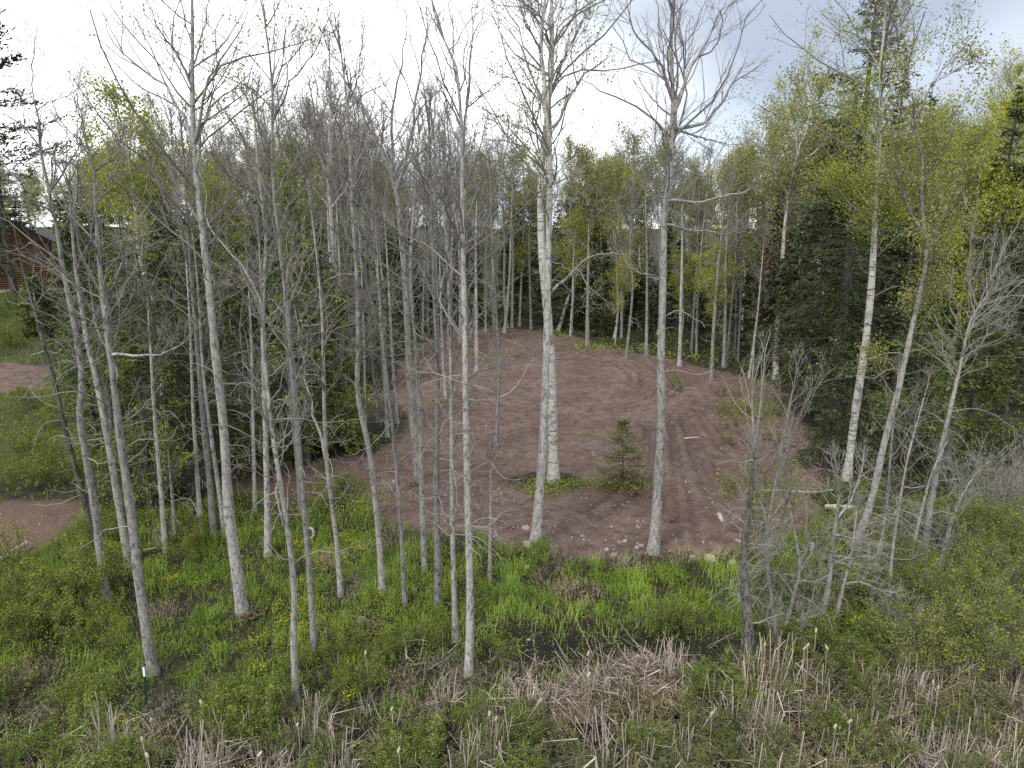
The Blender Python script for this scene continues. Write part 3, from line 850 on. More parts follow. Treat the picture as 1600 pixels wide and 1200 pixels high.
traced('birch_tree', 'big white papery birch on the weedy mound in the clearing', 'tree', 22,
     "865,752 864,690 862,610 859,530 852,450 845,380 844,283 851,217 858,150 863,83 862,10 860,-60",
     ["848,250 830,200 822,160", "858,150 872,110 885,70 890,30", "862,90 845,50 830,10", "852,225 870,190 880,150"], bark='birch', crown=0.55, leaf=900, lm='leaf_olive', ls=0.035, dead=6)
bare('big grey aspen crossing in front of the white birch at the dirt edge', 19,
     "836,848 844,760 850,670 852,600 854,540 856,450 857,380 859,300 860,217 855,187 848,150 852,117 843,77 850,20 855,-40",
     ["860,215 880,197 890,167 902,150 910,137 933,117 960,97", "905,142 897,110 892,85 897,67 905,30", "849,155 820,130 800,120 780,118",
      "860,230 845,205 825,200 800,195", "863,473 887,440 905,415 925,400 960,398 990,410", "880,408 900,420 927,450 957,475", "858,330 830,300 800,290 790,270",
      "850,100 835,60 815,30 800,-10", "893,80 915,50 930,10"],
     crown=0.6, bark='bark2', leaf=2600, lm='leaf_olive', ls=0.032, gap=0.3, dead=8, n1=26)
bare('lone thick grey tree rising from the grass edge in front of the clearing', 21,
     "1021,862 1026,800 1030,740 1034,650 1032,560 1035,480 1037,390 1038,317 1050,267 1050,200 1053,143 1048,100 1048,50 1053,0",
     ["1050,150 1027,87 997,67 983,43 977,0", "1051,210 1063,160 1073,123 1090,97 1120,67 1133,33 1163,10", "1060,165 1073,97 1063,43 1073,0",
      "1052,214 1085,210 1100,207 1117,177 1147,143 1177,113 1200,97", "1052,213 1085,216 1120,218 1160,220", "1045,325 1080,316 1117,313 1150,303 1183,290",
      "1043,352 1100,357 1140,362 1177,363", "1048,190 1020,165 1000,120", "1030,575 1022,562 1010,563", "1100,95 1122,80 1130,50 1128,10"],
     crown=0.62, n1=26, dead=10, deadr=(0.3, 0.6), leaf=60, lm='leaf_yellow', group=None)
bare('pale broken tree at the back of the clearing with a snapped upper limb', 9,
     "918,541 918,480 919,420 920,343", ["920,343 900,325 877,300 868,302", "919,350 940,325 967,307 993,283", "920,350 930,310 925,270"], crown=0.6, n1=8, bark='bark2', group=None, leader=False, minr=0.008)
bare('leaning grey trunk behind the birch propped to the right', 8, "872,517 882,485 890,460 903,425 910,400 925,365", [], crown=0.7, n1=6, leader=False, dead=6, group=None, minr=0.008)

traced('birch_tree', 'white birch with bright yellow green crown right of the clearing', 'tree', 17,
     "1323,750 1333,667 1343,600 1353,533 1361,460 1365,390 1368,317 1373,233 1377,167 1375,117 1380,60 1385,0",
     ["1366,330 1345,300 1330,270", "1370,280 1400,250 1420,215", "1372,240 1345,200 1330,150", "1377,170 1400,120 1425,80 1435,50", "1376,120 1355,80 1340,40",
      "1366,350 1390,330 1410,320", "1367,340 1340,335 1310,300 1295,290", "1380,60 1400,30 1420,10"],
     bark='birch', crown=0.5, n1=36, leaf=16000, leaftop=14.0, fluff=0.20, gap=0.33, dead=6, k2=7, spread=1.2)
traced('leafy_tree', 'slanting grey tree right of the white birch topped by a feathery crown blown right', 'tree', 15,
     "1337,853 1348,820 1361,790 1383,683 1400,627 1413,567 1430,490 1447,417 1448,380 1441,335 1440,280 1443,240 1430,200",
     ["1442,250 1430,190 1440,150 1457,117 1470,95 1483,73 1500,50 1520,28 1540,15", "1457,117 1480,110 1505,108 1530,95", "1447,400 1477,317 1493,280", "1445,360 1415,310 1405,260",
      "1440,300 1470,250 1490,220", "1400,627 1375,600 1363,560"],
     crown=0.55, n1=26, leaf=8500, lm='leaf_olive', ls=0.036, fluff=0.16, dead=14, spread=1.0)
bare('slanting grey tree at the right whose top fans out like a broom', 14,
     "1443,877 1453,793 1467,717 1483,647 1500,573 1513,510 1523,487 1540,465",
     ["1523,487 1510,440 1512,400 1518,350", "1525,485 1560,450 1600,430 1640,400", "1520,490 1560,500 1600,520", "1528,480 1545,440 1560,400 1590,340", "1516,505 1570,480 1620,478",
      "1505,560 1530,530 1560,520", "1513,500 1490,470 1478,450", "1530,478 1580,460 1630,455"], crown=0.7, n1=26, dead=16, spread=1.5, twig='twig_pale')
bare('thin grey stem leaning against the broom topped tree from its left', 8, "1417,890 1433,827 1441,793 1457,733 1480,690", [], crown=0.5, n1=12, dead=8)
bare('forked grey alder with two pale feet at the edge of the leafy thicket', 11,
     "1464,905 1477,850 1485,820 1493,795 1510,760 1530,735", ["1477,850 1482,880 1484,905", "1490,805 1470,800 1450,806", "1493,795 1500,765 1495,740"], crown=0.4, n1=18, dead=8, twig='twig_pale', deadl=0.8)
bare('slender grey stem beside the slanting tree foot at the right', 9, "1363,933 1371,883 1382,817 1388,760 1393,690 1398,640 1404,580", [], crown=0.4, n1=16, dead=12)
bare('wavy thin grey stem rising from the thicket edge at the right', 8, "1387,957 1391,910 1393,867 1403,800 1417,717 1433,660 1450,600", [], crown=0.35, n1=18, dead=12)
bare('dark lichen spotted leaning alder in the meadow at the right', 13, "1280,990 1288,945 1297,905 1299,860 1307,810 1312,770 1305,720", 
     ["1302,838 1320,838 1340,845 1360,828", "1298,868 1325,868 1345,880 1360,885", "1307,810 1330,780 1345,740 1352,700"], crown=0.45, n1=16, dead=12, twig='twig_pale')
bare('smaller dark leaning alder close beside the lichen spotted one', 9, "1302,982 1317,917 1329,875 1335,830 1340,790", ["1329,875 1355,865 1375,870", "1317,917 1345,905 1375,925 1390,935"], crown=0.35, n1=14, dead=12, twig='twig_pale')
bare('black rotting trunk at the marsh edge hung with grey twig tangles', 24,
     "1172,1045 1170,985 1163,910 1162,860 1167,815 1172,780 1180,700", ["1165,900 1195,872 1215,865", "1168,980 1205,968 1230,958", "1165,860 1192,850 1212,840"],
     bark='bark_dark', crown=0.3, n1=20, dead=20, deadr=(0.25, 0.95), deadl=0.8, deadk=6, deadup=-0.10, twig='twig_pale', group=None, lead=0.5, up=0.2)
bare('grey tangled alder stem right of the black rotting trunk', 9, "1215,1000 1205,930 1197,880 1200,820 1210,760 1222,700 1232,640 1245,580",
     ["1200,830 1185,770 1178,700 1170,640", "1212,750 1240,700 1262,640 1282,600"], crown=0.3, n1=18, dead=14, deadr=(0.1, 0.6), deadk=6, twig='twig_pale', up=0.2, leaf=260, lm='leaf_yellow', ls=0.03)
bare('pale many twigged alder bending left over the meadow at the right', 9, "1225,985 1240,930 1252,890 1245,850 1235,800 1228,740", 
     ["1240,930 1225,900 1200,880", "1252,890 1270,860 1280,830"], crown=0.25, n1=16, dead=15, deadr=(0.1, 0.7), deadk=6, twig='twig_pale', leaf=220, lm='leaf_yellow', ls=0.03)
traced('birch_tree', 'white birch leaning right with light crown at the right edge', 'tree', 12,
     "1543,520 1547,440 1550,360 1562,293 1575,220 1583,167 1590,120", ["1572,230 1590,190 1610,160", "1560,300 1540,260 1530,220"], bark='birch', crown=0.5, n1=30, leaf=9500, lm='leaf', ls=0.06, fluff=0.2, minr=0.007, spread=1.2)
traced('birch_tree', 'pale birch leaning right beside the dark spruces behind the clearing', 'tree', 12,
     "1212,592 1213,520 1220,440 1225,367 1230,317 1240,267 1247,243 1240,190", ["1245,250 1262,190 1275,130 1290,80", "1246,245 1225,200 1220,150", "1232,310 1215,270 1205,230", "1240,262 1275,230 1300,200"],
     bark='birch', crown=0.5, n1=34, leaf=8500, lm='leaf_olive', ls=0.052, fluff=0.2, minr=0.008, spread=1.2)

# slim trunks standing further back, each on its own foot
BACK = [("978,560 985,500 990,440 983,400 987,330", 6), ("1010,556 1011,480 1011,390 1008,300", 7), ("1062,572 1064,480 1066,400 1066,310", 9), ("1112,592 1114,530 1120,440 1127,370 1135,290", 8),
        ("1131,574 1134,480 1133,400 1140,320", 8), ("1135,572 1143,480 1150,390 1152,300", 6), ("1153,564 1157,480 1160,390 1160,300", 5), ("1170,592 1180,520 1187,460 1193,380", 6),
        ("971,528 972,450 972,380 968,300", 6), ("1080,550 1086,460 1090,380 1093,290", 5), ("745,582 744,480 743,400 745,310", 9), ("697,622 692,560 689,490 687,400", 8),
        ("773,535 769,450 768,380 770,300", 7), ("605,683 600,600 596,520 590,430 580,340", 9), ("621,662 614,580 610,500 606,420 600,330", 8), ("590,660 583,580 577,500 570,400", 6),
        ("571,700 570,610 568,520 566,440 560,350", 7), ("726,545 725,470 724,400 722,310", 8), ("830,515 828,440 826,370 830,300", 6), ("800,512 801,440 802,370 798,290", 6),
        ("543,690 540,600 534,500 530,400 525,300", 7), ("640,545 638,470 640,400 645,300", 7), ("660,530 662,450 664,380 668,290", 6), ("1088,556 1090,470 1096,380 1105,300", 5),
        ("940,520 942,450 938,380 942,300", 5), ("1030,540 1033,460 1030,390 1028,310", 5), ("258,862 251,760 241,650 236,560 230,460", 10), ("273,836 272,810 268,760 262,700", 9), ("700,545 703,470 706,400 708,300", 6),
        ("312,805 305,700 300,600 297,500 290,400", 9), ("470,800 462,700 452,600 447,500 440,400", 8), ("398,800 396,700 394,600 392,500 385,400", 8), ("759,520 758,440 760,370 763,280", 5)]
for i, (p, w) in enumerate(BACK):
    traced('bare_tree', 'slim grey trunk at the wooded rim of the dirt clearing', 'tree', w, p, [], group='slim trunks round the clearing',
           bark=('bark2' if i % 3 else 'bark'), crown=0.4, n1=20, k2=5, k3=3, dead=8, deadr=(0.2, 0.6), minr=0.007, lead=0.3,
           leaf=(350 if i % 3 == 0 else 0), lm='leaf', ls=0.06, seed=500 + i)

# ------------------------------------------------------------------ conifers
def height_to(base, v):                      # height of a tree on this base whose tip shows at picture row v
    d = ray(CX, v)
    return CAM_H + d[2] / d[1] * base[1] - base[2]

def place_conifer(u, v, vtop, half_px, label, name='spruce_tree', group=None, **o):
    b = ground_at(u, v)
    dep = b[1] * CP + (CAM_H - b[2]) * SP
    H = height_to(b, vtop)
    o.setdefault('seed', int(u * 3 + v))
    near = dep < 42
    k = dep / 26.0
    o.setdefault('nl', 0.165 * max(0.85, k)); o.setdefault('nw', 0.022 * max(0.9, k))
    return conifer(name, label, 'tree', b, H, half_px * dep / F, o, group)

place_conifer(1300, 668, -95, 125, 'giant dark spruce towering behind the white birch at the right', nb=330, k=14, m=7, pp=0.66, crown=0.10, dead=16, r0=0.26)
place_conifer(1262, 640, 262, 92, 'broad dark spruce with layered boughs left of the giant spruce', nb=190, k=14, m=8, pp=0.6, crown=0.10, dead=14)
place_conifer(1354, 600, 70, 62, 'narrow spruce spire just right of the giant spruce', nb=190, k=12, m=7, pp=0.9, crown=0.1)
place_conifer(1397, 610, 122, 66, 'spruce spire poking out over the yellow green crowns at right', nb=180, k=12, m=7, pp=0.9, crown=0.1)
place_conifer(1520, 640, 125, 80, 'dark spruce cut off by the right edge', nb=200, k=12, m=7, pp=0.8, crown=0.08)
place_conifer(1500, 720, 470, 95, 'low shaggy fir under the broom topped tree', 'fir_tree', nb=130, k=14, m=8, pp=0.5, crown=0.04, nm='needle_fir')
place_conifer(1420, 740, 430, 85, 'low shaggy fir behind the slanting tree at the right', 'fir_tree', nb=130, k=14, m=8, pp=0.5, crown=0.04, nm='needle_fir')
place_conifer(1290, 730, 500, 60, 'small dark fir at the right rim of the clearing', 'fir_tree', nb=110, k=12, m=8, pp=0.6, crown=0.04, nm='needle')
place_conifer(1565, 690, 430, 75, 'shaggy fir near the right edge in front of the pink dirt lot', 'fir_tree', nb=120, k=12, m=8, pp=0.6, crown=0.3, nm='needle')
# the grove left of the clearing
place_conifer(236, 800, 330, 88, 'broad drooping fir nearest the meadow in the left grove', 'fir_tree', nb=170, k=15, m=8, pp=0.45, crown=0.12, nm='needle_fir', dead=22, hang=-0.25, droop=-0.06)
place_conifer(300, 770, 300, 80, 'dark fir behind the stout grey tree in the left grove', 'fir_tree', nb=160, k=14, m=8, pp=0.5, crown=0.10, nm='needle', dead=16, hang=-0.2)
place_conifer(392, 735, 345, 82, 'full green fir left of the slim forking trees', 'fir_tree', nb=170, k=14, m=8, pp=0.5, crown=0.05, nm='needle_fir', hang=-0.2)
place_conifer(480, 720, 285, 78, 'tall conical fir with drooping skirt over the dirt track', 'fir_tree', nb=190, k=15, m=8, pp=0.6, crown=0.04, nm='needle_fir', hang=-0.22, droop=-0.05)
place_conifer(540, 700, 420, 55, 'smaller yellowish fir spilling onto the left end of the dirt', 'fir_tree', nb=130, k=14, m=8, pp=0.5, crown=0.03, nm='needle_young', hang=-0.2)
for i_, (u_, v_, t_, h_, l_) in enumerate(((205, 770, 400, 62, 'dark green spruce at the front of the left grove behind the tall straight tree'), (330, 728, 372, 66, 'dark green spruce filling the gap behind the stout grey tree'),
        (448, 706, 395, 62, 'dark green spruce behind the slim forking trees'), (515, 690, 352, 58, 'dark green spruce between the tall conical fir and the kinked trunk'), (158, 735, 455, 50, 'low dark green spruce behind the crooked tree'))):
    place_conifer(u_, v_, t_, h_, l_, nb=125, k=13, m=9, pp=0.55, crown=0.04, hang=-0.2, nm='needle_spring')
place_conifer(345, 655, 330, 75, 'dark spruce deep in the left grove', nb=150, k=12, m=7, pp=0.6, crown=0.06)
place_conifer(430, 640, 305, 65, 'dark spruce deep in the left grove behind the full fir', nb=150, k=12, m=7, pp=0.6, crown=0.06)
place_conifer(180, 690, 330, 72, 'dark fir between the forked trees and the yard', 'fir_tree', nb=150, k=13, m=8, pp=0.5, crown=0.10, nm='needle', dead=14)
place_conifer(272, 600, 165, 56, 'spruce with a clear pointed tip above the left grove', nb=170, k=12, m=7, pp=0.8, crown=0.2)
place_conifer(575, 610, 345, 48, 'dark spruce at the left corner of the clearing', nb=140, k=12, m=7, pp=0.6, crown=0.05)
place_conifer(140, 640, 480, 44, 'small fir at the edge of the yard', 'fir_tree', nb=110, k=12, m=7, pp=0.6, crown=0.05, nm='needle_fir')
place_conifer(972, 757, 655, 62, 'little young fir standing alone in the dirt clearing', 'fir_tree', nb=110, k=13, m=9, pp=0.68, crown=0.02, nm='needle_young', nl=0.075, nw=0.008, l2=0.03, el=0.10, droop=-0.01, twigtubes=True)
place_conifer(1195, 585, 290, 26, 'rust brown dead fir at the right back of the clearing', 'fir_tree', nb=130, k=10, m=6, pp=0.6, crown=0.1, nm='needle_dead')
place_conifer(1205, 590, 400, 55, 'dark young spruce beside the rust brown fir', nb=130, k=12, m=7, pp=0.6, crown=0.04)
# tall pine at the left edge: flat tiers of long needles
place_conifer(24, 463, 12, 125, 'tall dark pine with flat tiered boughs at the left edge before the cabin', 'pine_tree', nb=80, k=24, m=10, pp=0.45, crown=0.30, nm='needle', nl=0.42, nw=0.06,
              el=0.1, droop=0.0, hang=0.05, nh=0.25, r0=0.30, fpow=1.0, l2=0.5)
place_conifer(118, 500, 300, 34, 'bushy fir just right of the cabin corner', 'fir_tree', nb=120, k=12, m=7, pp=0.55, crown=0.05, nm='needle_fir')
place_conifer(62, 520, 425, 30, 'small fir on the lawn below the cabin', 'fir_tree', nb=100, k=12, m=7, pp=0.55, crown=0.05, nm='needle_fir')
place_conifer(-22, 500, 200, 70, 'dark spruce at the far left edge beside the pine', nb=150, k=12, m=7, pp=0.6, crown=0.2)

# ------------------------------------------------------------------ forest behind: prototypes, then copies on their own feet
def proto_bare(i, H, o):
    r = np.random.default_rng(900 + i)
    n = 7
    t = np.linspace(0, 1, n)
    p = np.stack([np.cumsum(r.normal(size=n)) * 0.16, np.cumsum(r.normal(size=n)) * 0.16, t * H], 1); p -= p[0]
    limbs = []
    for q in range(o.pop('nlimb', 3)):
        h = r.uniform(0.5, 0.8); s = np.array([np.interp(h, t, p[:, 0]), np.interp(h, t, p[:, 1]), h * H])
        az = r.uniform(0, 6.28); L = H * r.uniform(0.2, 0.34)
        d = np.array([math.cos(az) * 0.45, math.sin(az) * 0.45, 1.0])
        limbs.append(np.array([s, s + d * L * 0.4 * np.array([1.4, 1.4, 0.8]), s + d * L * 0.75, s + d * L * np.array([0.9, 0.9, 1.05])]) + np.array([0, 0, -200.0]))
    o['seed'] = 900 + i
    return deciduous(o.pop('name'), o.pop('label'), 'tree', (0, 0, -200), p + np.array([0, 0, -200]), H * 0.0085, H * 0.002, limbs, o, o.pop('grp'))

FB = 'bare trees of the forest behind'; FL = 'leafing trees of the forest behind'; FS = 'spruces of the forest behind'
protos = {'bare': [], 'leaf': [], 'spruce': []}
for i in range(5):
    protos['bare'].append(proto_bare(i, 14, dict(name='bare_tree', label='bare grey tree in the forest behind the clearing', grp=FB, bark='bark' if i % 2 else 'bark2',
                          n1=24, k2=6, k3=3, minr=0.009, crown=0.45, dead=8, nlimb=3)))
for i in range(6):
    protos['leaf'].append(proto_bare(20 + i, 13.5, dict(name='leafy_tree', label=['tree with white trunk and fresh green leaves', 'tree with yellow green young leaves', 'tree with sparse pale olive leaves', 'tall white trunked tree with green leaves', 'tall tree with yellow green leaves', 'tall tree with pale olive leaves'][i] + ' in the forest', grp=FL,
                          bark=('birch' if i % 3 == 0 else 'bark2'), n1=28, k2=6, k3=2, minr=0.009, crown=0.3 if i % 2 else 0.42, leaf=8800, lm=['leaf', 'leaf_yellow', 'leaf_olive'][i % 3],
                          ls=0.066, fluff=0.25, gap=0.36, nlimb=3, spread=1.15)))
for i in range(4):
    protos['spruce'].append(conifer('spruce_tree', 'dark spruce in the forest behind the clearing', 'tree', (0, 0, -200), 12.0, [2.0, 2.4, 1.6, 2.2][i],
                            dict(seed=70 + i, nb=140, k=11, m=6, nl=0.30, nw=0.055, pp=0.75, crown=0.08), FS))
used = {}
def plant(kind, x, y, sc=1.0, i=None, label=None, group=None, r=rng):
    L = protos[kind]; i = int(r.integers(len(L))) if i is None else i % len(L)
    p = L[i]; z = float(terrain(x, y)) - 0.05
    s = (sc * r.uniform(0.92, 1.08), sc * r.uniform(0.92, 1.08), sc)
    if (kind, i) not in used and label is None:
        used[(kind, i)] = True
        p.location = (x, y, z); p.rotation_euler = (0, 0, r.uniform(0, 6.28)); p.scale = s
        return p
    return copy_thing(p, (x, y, z), r.uniform(0, 6.28), s, label, group, (r.normal() * 0.03, r.normal() * 0.03))

r = np.random.default_rng(77)
# wooded strip right behind the clearing, then deeper and deeper
cnt = dict(bare=0, leaf=0, spruce=0)
def spot_ok(x, y):
    return not bool(dirt_mask(np.array([x]), np.array([y]))[0])
tries = 0
rows = [(55, 64, 62), (64, 78, 66), (78, 100, 70), (100, 130, 60)]
for (y0, y1, n) in rows:
    placed = []
    for _ in range(n * 12):
        if len(placed) >= n: break
        y = r.uniform(y0, y1); x = r.uniform(-0.80, 0.80) * y
        if x / y < -0.56 and y < 90: continue          # the yard and the cabin
        if not spot_ok(x, y): continue
        if any((x - a) ** 2 + (y - b) ** 2 < 4.0 for a, b in placed): continue
        placed.append((x, y))
        u = 800 + x / y * 1100
        q = r.uniform()
        if u < 700: kd = 'bare' if q < 0.48 else ('leaf' if q < 0.70 else 'spruce')
        elif u < 1150: kd = 'bare' if q < 0.25 else ('leaf' if q < 0.66 else 'spruce')
        else: kd = 'leaf' if q < 0.55 else ('spruce' if q < 0.85 else 'bare')
        sc = {'bare': r.uniform(0.95, 1.28), 'leaf': r.uniform(0.82, 1.2), 'spruce': r.uniform(0.7, 1.15)}[kd]
        if u < 330: sc *= 0.95
        plant(kd, x, y, sc, r=r); cnt[kd] += 1
for u, v, q in [(r.uniform(560, 1230), r.uniform(497, 520), r.uniform(0.5, 0.85)) for _ in range(30)]:
    g = ground_at(u, v)
    if spot_ok(g[0], g[1]): plant('spruce', g[0], g[1], q, r=r)
for _ in range(22):                          # taller wood closing the view beyond the yard
    y = r.uniform(92, 125); x = -y * r.uniform(0.42, 0.82)
    plant('spruce' if r.uniform() < 0.45 else 'leaf', x, y, r.uniform(0.9, 1.15), r=r)
for _ in range(16):
    y = r.uniform(42, 70); x = -y * r.uniform(0.30, 0.52)
    plant(['spruce', 'leaf', 'bare'][int(r.integers(3))], x, y, r.uniform(0.75, 1.0), r=r)
for _ in range(64):
    y = r.uniform(132, 210); x = y * r.uniform(-0.78, 0.80)
    plant('spruce' if r.uniform() < 0.4 else 'leaf', x, y, r.uniform(1.0, 1.25), r=r)
for _ in range(34):                          # the wood goes on past both edges of the view
    y = r.uniform(45, 120); x = -y * r.uniform(0.84, 1.25) - 6
    plant('spruce' if r.uniform() < 0.5 else 'leaf', x, y, r.uniform(0.8, 1.1), r=r)
for _ in range(22):
    y = r.uniform(28, 90); x = y * r.uniform(0.84, 1.15) + 3
    plant('spruce' if r.uniform() < 0.5 else 'leaf', x, y, r.uniform(0.8, 1.1), r=r)
# bare thicket between the grove and the clearing (the grey twig haze left of centre)
for _ in range(32):
    u = r.uniform(430, 820); v = r.uniform(512, 600)
    g = ground_at(u, v)
    if not spot_ok(g[0], g[1]) and u > 600 and v > 540: continue
    plant('bare', g[0], g[1], r.uniform(0.95, 1.28), r=r)
# leafing trees of the right flank
for u, v, vt, lm in ((1490, 620, 165, 1), (1540, 640, 190, 1), (1455, 560, 200, 0), (1570, 560, 150, 4), (1400, 585, 210, 0), (1310, 560, 215, 2), (1275, 560, 120, 2), (1620, 600, 120, 1), (1225, 560, 190, 2), (1180, 560, 235, 5),
                     (205, 640, 118, 3), (975, 540, 400, 3), (1085, 560, 395, 4), (900, 525, 330, 0), (1140, 575, 380, 3)):
    u = 800 + (u - 800) * 0.915; g = ground_at(u, v); H = height_to(g, vt)
    plant('leaf', g[0], g[1], H / 14.6, lm, r=r)
for u, v, vt in ((1540, 600, 300), (1480, 600, 330), (1390, 580, 260), (1330, 570, 250), (1240, 570, 330), (1620, 640, 260), (1300, 600, 380), (1440, 680, 420), (1160, 560, 400), (1090, 545, 390), (1010, 535, 400), (940, 525, 370), (880, 515, 360),
                 (500, 600, 340), (620, 560, 360), (270, 640, 380), (130, 560, 330), (80, 545, 420)):
    g = ground_at(u, v); H = height_to(g, vt)
    plant('spruce', g[0], g[1], H / 12.0, r=r)
for L in protos.values():                    # a prototype nothing used would stay below the ground
    for p in L:
        if p.location.z < -100:
            for ch in list(p.children): bpy.data.objects.remove(ch)
            bpy.data.objects.remove(p)

# ------------------------------------------------------------------ shrubs
def shrub(label, seed, H, W, stems, nleaf, lm, ls, twig='twig_dark', grp=None, clump=0.10, name='leafy_shrub'):
    r = np.random.default_rng(seed)
    root = thing(name, label, 'shrub', (0, 0, -200), grp)
    az = r.uniform(0, 6.28, stems); rr = W * 0.25 * np.sqrt(r.uniform(0, 1, stems))
    s = np.stack([np.cos(az) * rr, np.sin(az) * rr, np.full(stems, -0.08)], 1)
    d = np.stack([np.cos(az) * r.uniform(0.1, 0.6, stems), np.sin(az) * r.uniform(0.1, 0.6, stems), np.ones(stems)], 1)
    ln = H * r.uniform(0.55, 1.05, stems)
    p1 = grow(s, d, ln, 7, r, 0.10, 0.03)
    b = MB(); q1 = np.full((stems, 7), 0.008) * np.linspace(1.2, 0.5, 7); tubes(b, p1, q1, 4)
    s2, d2, t, _, ix = spawn(p1, q1, 7, 0.2, 1, (0.4, 1.0), r, 0.15)
    p2 = grow(s2, d2, ln[ix] * 0.35 * (1.15 - t) * r.uniform(0.6, 1.2, len(ix)) + 0.05, 5, r, 0.14, 0.06)
    tubes(b, p2, np.full((len(p2), 5), 0.0045) * np.linspace(1, 0.6, 5), 3)
    s3, d3, t, _, ix = spawn(p2, np.full((len(p2), 5), 0.004), 3, 0.2, 1, (0.4, 1.0), r, 0.1)
    p3 = grow(s3, d3, plen(p2)[ix] * 0.4, 3, r, 0.16, 0.05)
    tubes(b, p3, np.full((len(p3), 3), 0.0035), 3)
    link('stems', b.mesh('stems', M[twig]), root, kind='stuff')
    if nleaf:
        pts = np.concatenate([p2[:, 1:].reshape(-1, 3), p3.reshape(-1, 3)])
        c = pts[r.integers(len(pts), size=nleaf)] + r.normal(size=(nleaf, 3)) * clump * 0.6
        b = MB(); leaves(b, c, ls, r, 0.3)
        link('crown', b.mesh('crown', M[lm]), root)
    return root

SH = {}
SH['green'] = [shrub('leafy green shrub growing in the wet meadow', 300 + i, 1.25, 1.3, 13, 1500, 'leaf_green', 0.026, grp='leafy green shrubs in the meadow', clump=0.08) for i in range(3)]
SH['yellow'] = [shrub('young yellow green alder bush at the meadow edge', 320 + i, 1.7, 1.5, 10, 1300, 'leaf_shrub', 0.028, grp='yellow green alder bushes', clump=0.10, name='alder_bush') for i in range(3)]
SH['big'] = [shrub('tall leafy thicket shrub on the right of the marsh', 340 + i, 2.3, 2.4, 18, [1700, 2300, 1400][i], 'leaf' if i == 2 else 'leaf_green', 0.030, twig='twig', grp='thicket shrubs on the right', clump=0.12, name='thicket_shrub') for i in range(3)]
SH['grey'] = [shrub('leafless grey shrub with a tangle of fine twigs', 360 + i, 2.3, 2.2, 26, 70, 'leaf_yellow', 0.022, twig='twig_pale', grp='leafless grey shrubs', name='bare_shrub') for i in range(2)]
SH['sweet'] = [shrub('wiry olive leaved marsh shrub among the dead reeds', 380 + i, 1.0, 1.3, 18, 900, 'leaf_olive' if i else 'leaf_green', 0.020, grp='wiry marsh shrubs', clump=0.06, name='marsh_shrub') for i in range(3)]
seen = set()
def put(key, u, v, sc=1.0, i=None, label=None, r=rng):
    L = SH[key]; i = int(r.integers(len(L))) if i is None else i
    g = ground_at(u, v)
    if (key, i) not in seen and label is None:
        seen.add((key, i)); p = L[i]; p.location = tuple(g); p.rotation_euler = (0, 0, r.uniform(0, 6.28)); p.scale = (sc, sc, sc); return p
    return copy_thing(L[i], g, r.uniform(0, 6.28), (sc * r.uniform(0.85, 1.15), sc * r.uniform(0.85, 1.15), sc), label)
r = np.random.default_rng(5)
for _ in range(34): put('yellow', r.uniform(-60, 170), r.uniform(880, 1030), r.uniform(0.5, 0.95), r=r)
for _ in range(7): put('yellow', r.uniform(130, 330), r.uniform(830, 880), r.uniform(0.4, 0.7), r=r)
for _ in range(16): put('green', r.uniform(-40, 210), r.uniform(1060, 1230), r.uniform(0.5, 0.9), r=r)
for _ in range(14): put('green', r.uniform(325, 440), r.uniform(1095, 1170), r.uniform(0.65, 0.95), r=r)
for _ in range(16): put('green', r.uniform(480, 640), r.uniform(1000, 1090), r.uniform(0.4, 0.7), r=r)
for u, v, s in ((640, 1185, .8), (655, 1200, .9), (630, 1165, .7), (530, 780, .8), (545, 770, .7), (505, 800, .6), (690, 1010, .5), (650, 1000, .5), (770, 1010, .45), (790, 1030, .5), (610, 1010, .5),
                (1045, 985, .6), (1060, 978, .7), (1030, 990, .6), (1075, 985, .6), (1105, 1080, .75), (1090, 1095, .7), (1120, 1090, .7), (1150, 1110, .5), (850, 862, .45), (838, 866, .35), (745, 1160, .5), (720, 1130, .4)):
    put('green', u, v, s, r=r)
for _ in range(31): put('big', r.uniform(1400, 1660), r.uniform(930, 1070), r.uniform(0.5, 0.95), r=r)
for _ in range(12): put('big', r.uniform(1500, 1660), r.uniform(850, 930), r.uniform(0.6, 0.95), r=r)
for _ in range(20): put('green', r.uniform(1220, 1420), r.uniform(985, 1060), r.uniform(0.4, 0.75), r=r)
for _ in range(14): put('yellow', r.uniform(1180, 1300), r.uniform(820, 960), r.uniform(0.3, 0.6), r=r)
for _ in range(9): put('grey', r.uniform(1500, 1660), r.uniform(760, 860), r.uniform(0.7, 1.3), r=r)
for _ in range(3): put('grey', r.uniform(1330, 1480), r.uniform(820, 900), r.uniform(0.5, 0.8), r=r)
for _ in range(2): put('grey', r.uniform(1180, 1270), r.uniform(900, 1010), r.uniform(0.5, 0.9), r=r)
for _ in range(9): put('grey', r.uniform(1390, 1640), r.uniform(900, 1050), r.uniform(0.45, 0.7), r=r)
for _ in range(12): put('yellow', r.uniform(-50, 120), r.uniform(470, 560), r.uniform(0.6, 1.1), r=r)
for _ in range(52): put('sweet', r.uniform(1080, 1640), r.uniform(1050, 1240), r.uniform(0.6, 1.05), r=r)
for _ in range(26): put('sweet', r.uniform(790, 1080), r.uniform(1110, 1240), r.uniform(0.5, 0.9), r=r)
for _ in range(22): put('green', r.uniform(440, 1100), r.uniform(1120, 1240), r.uniform(0.35, 0.7), r=r)
for _ in range(26): put('green', r.uniform(1090, 1640), r.uniform(1060, 1230), r.uniform(0.35, 0.7), r=r)
for _ in range(18): put('sweet', r.uniform(400, 790), r.uniform(1120, 1240), r.uniform(0.4, 0.8), r=r)
for _ in range(34): put('yellow', r.uniform(-40, 150), r.uniform(620, 770), r.uniform(0.5, 1.0), r=r)
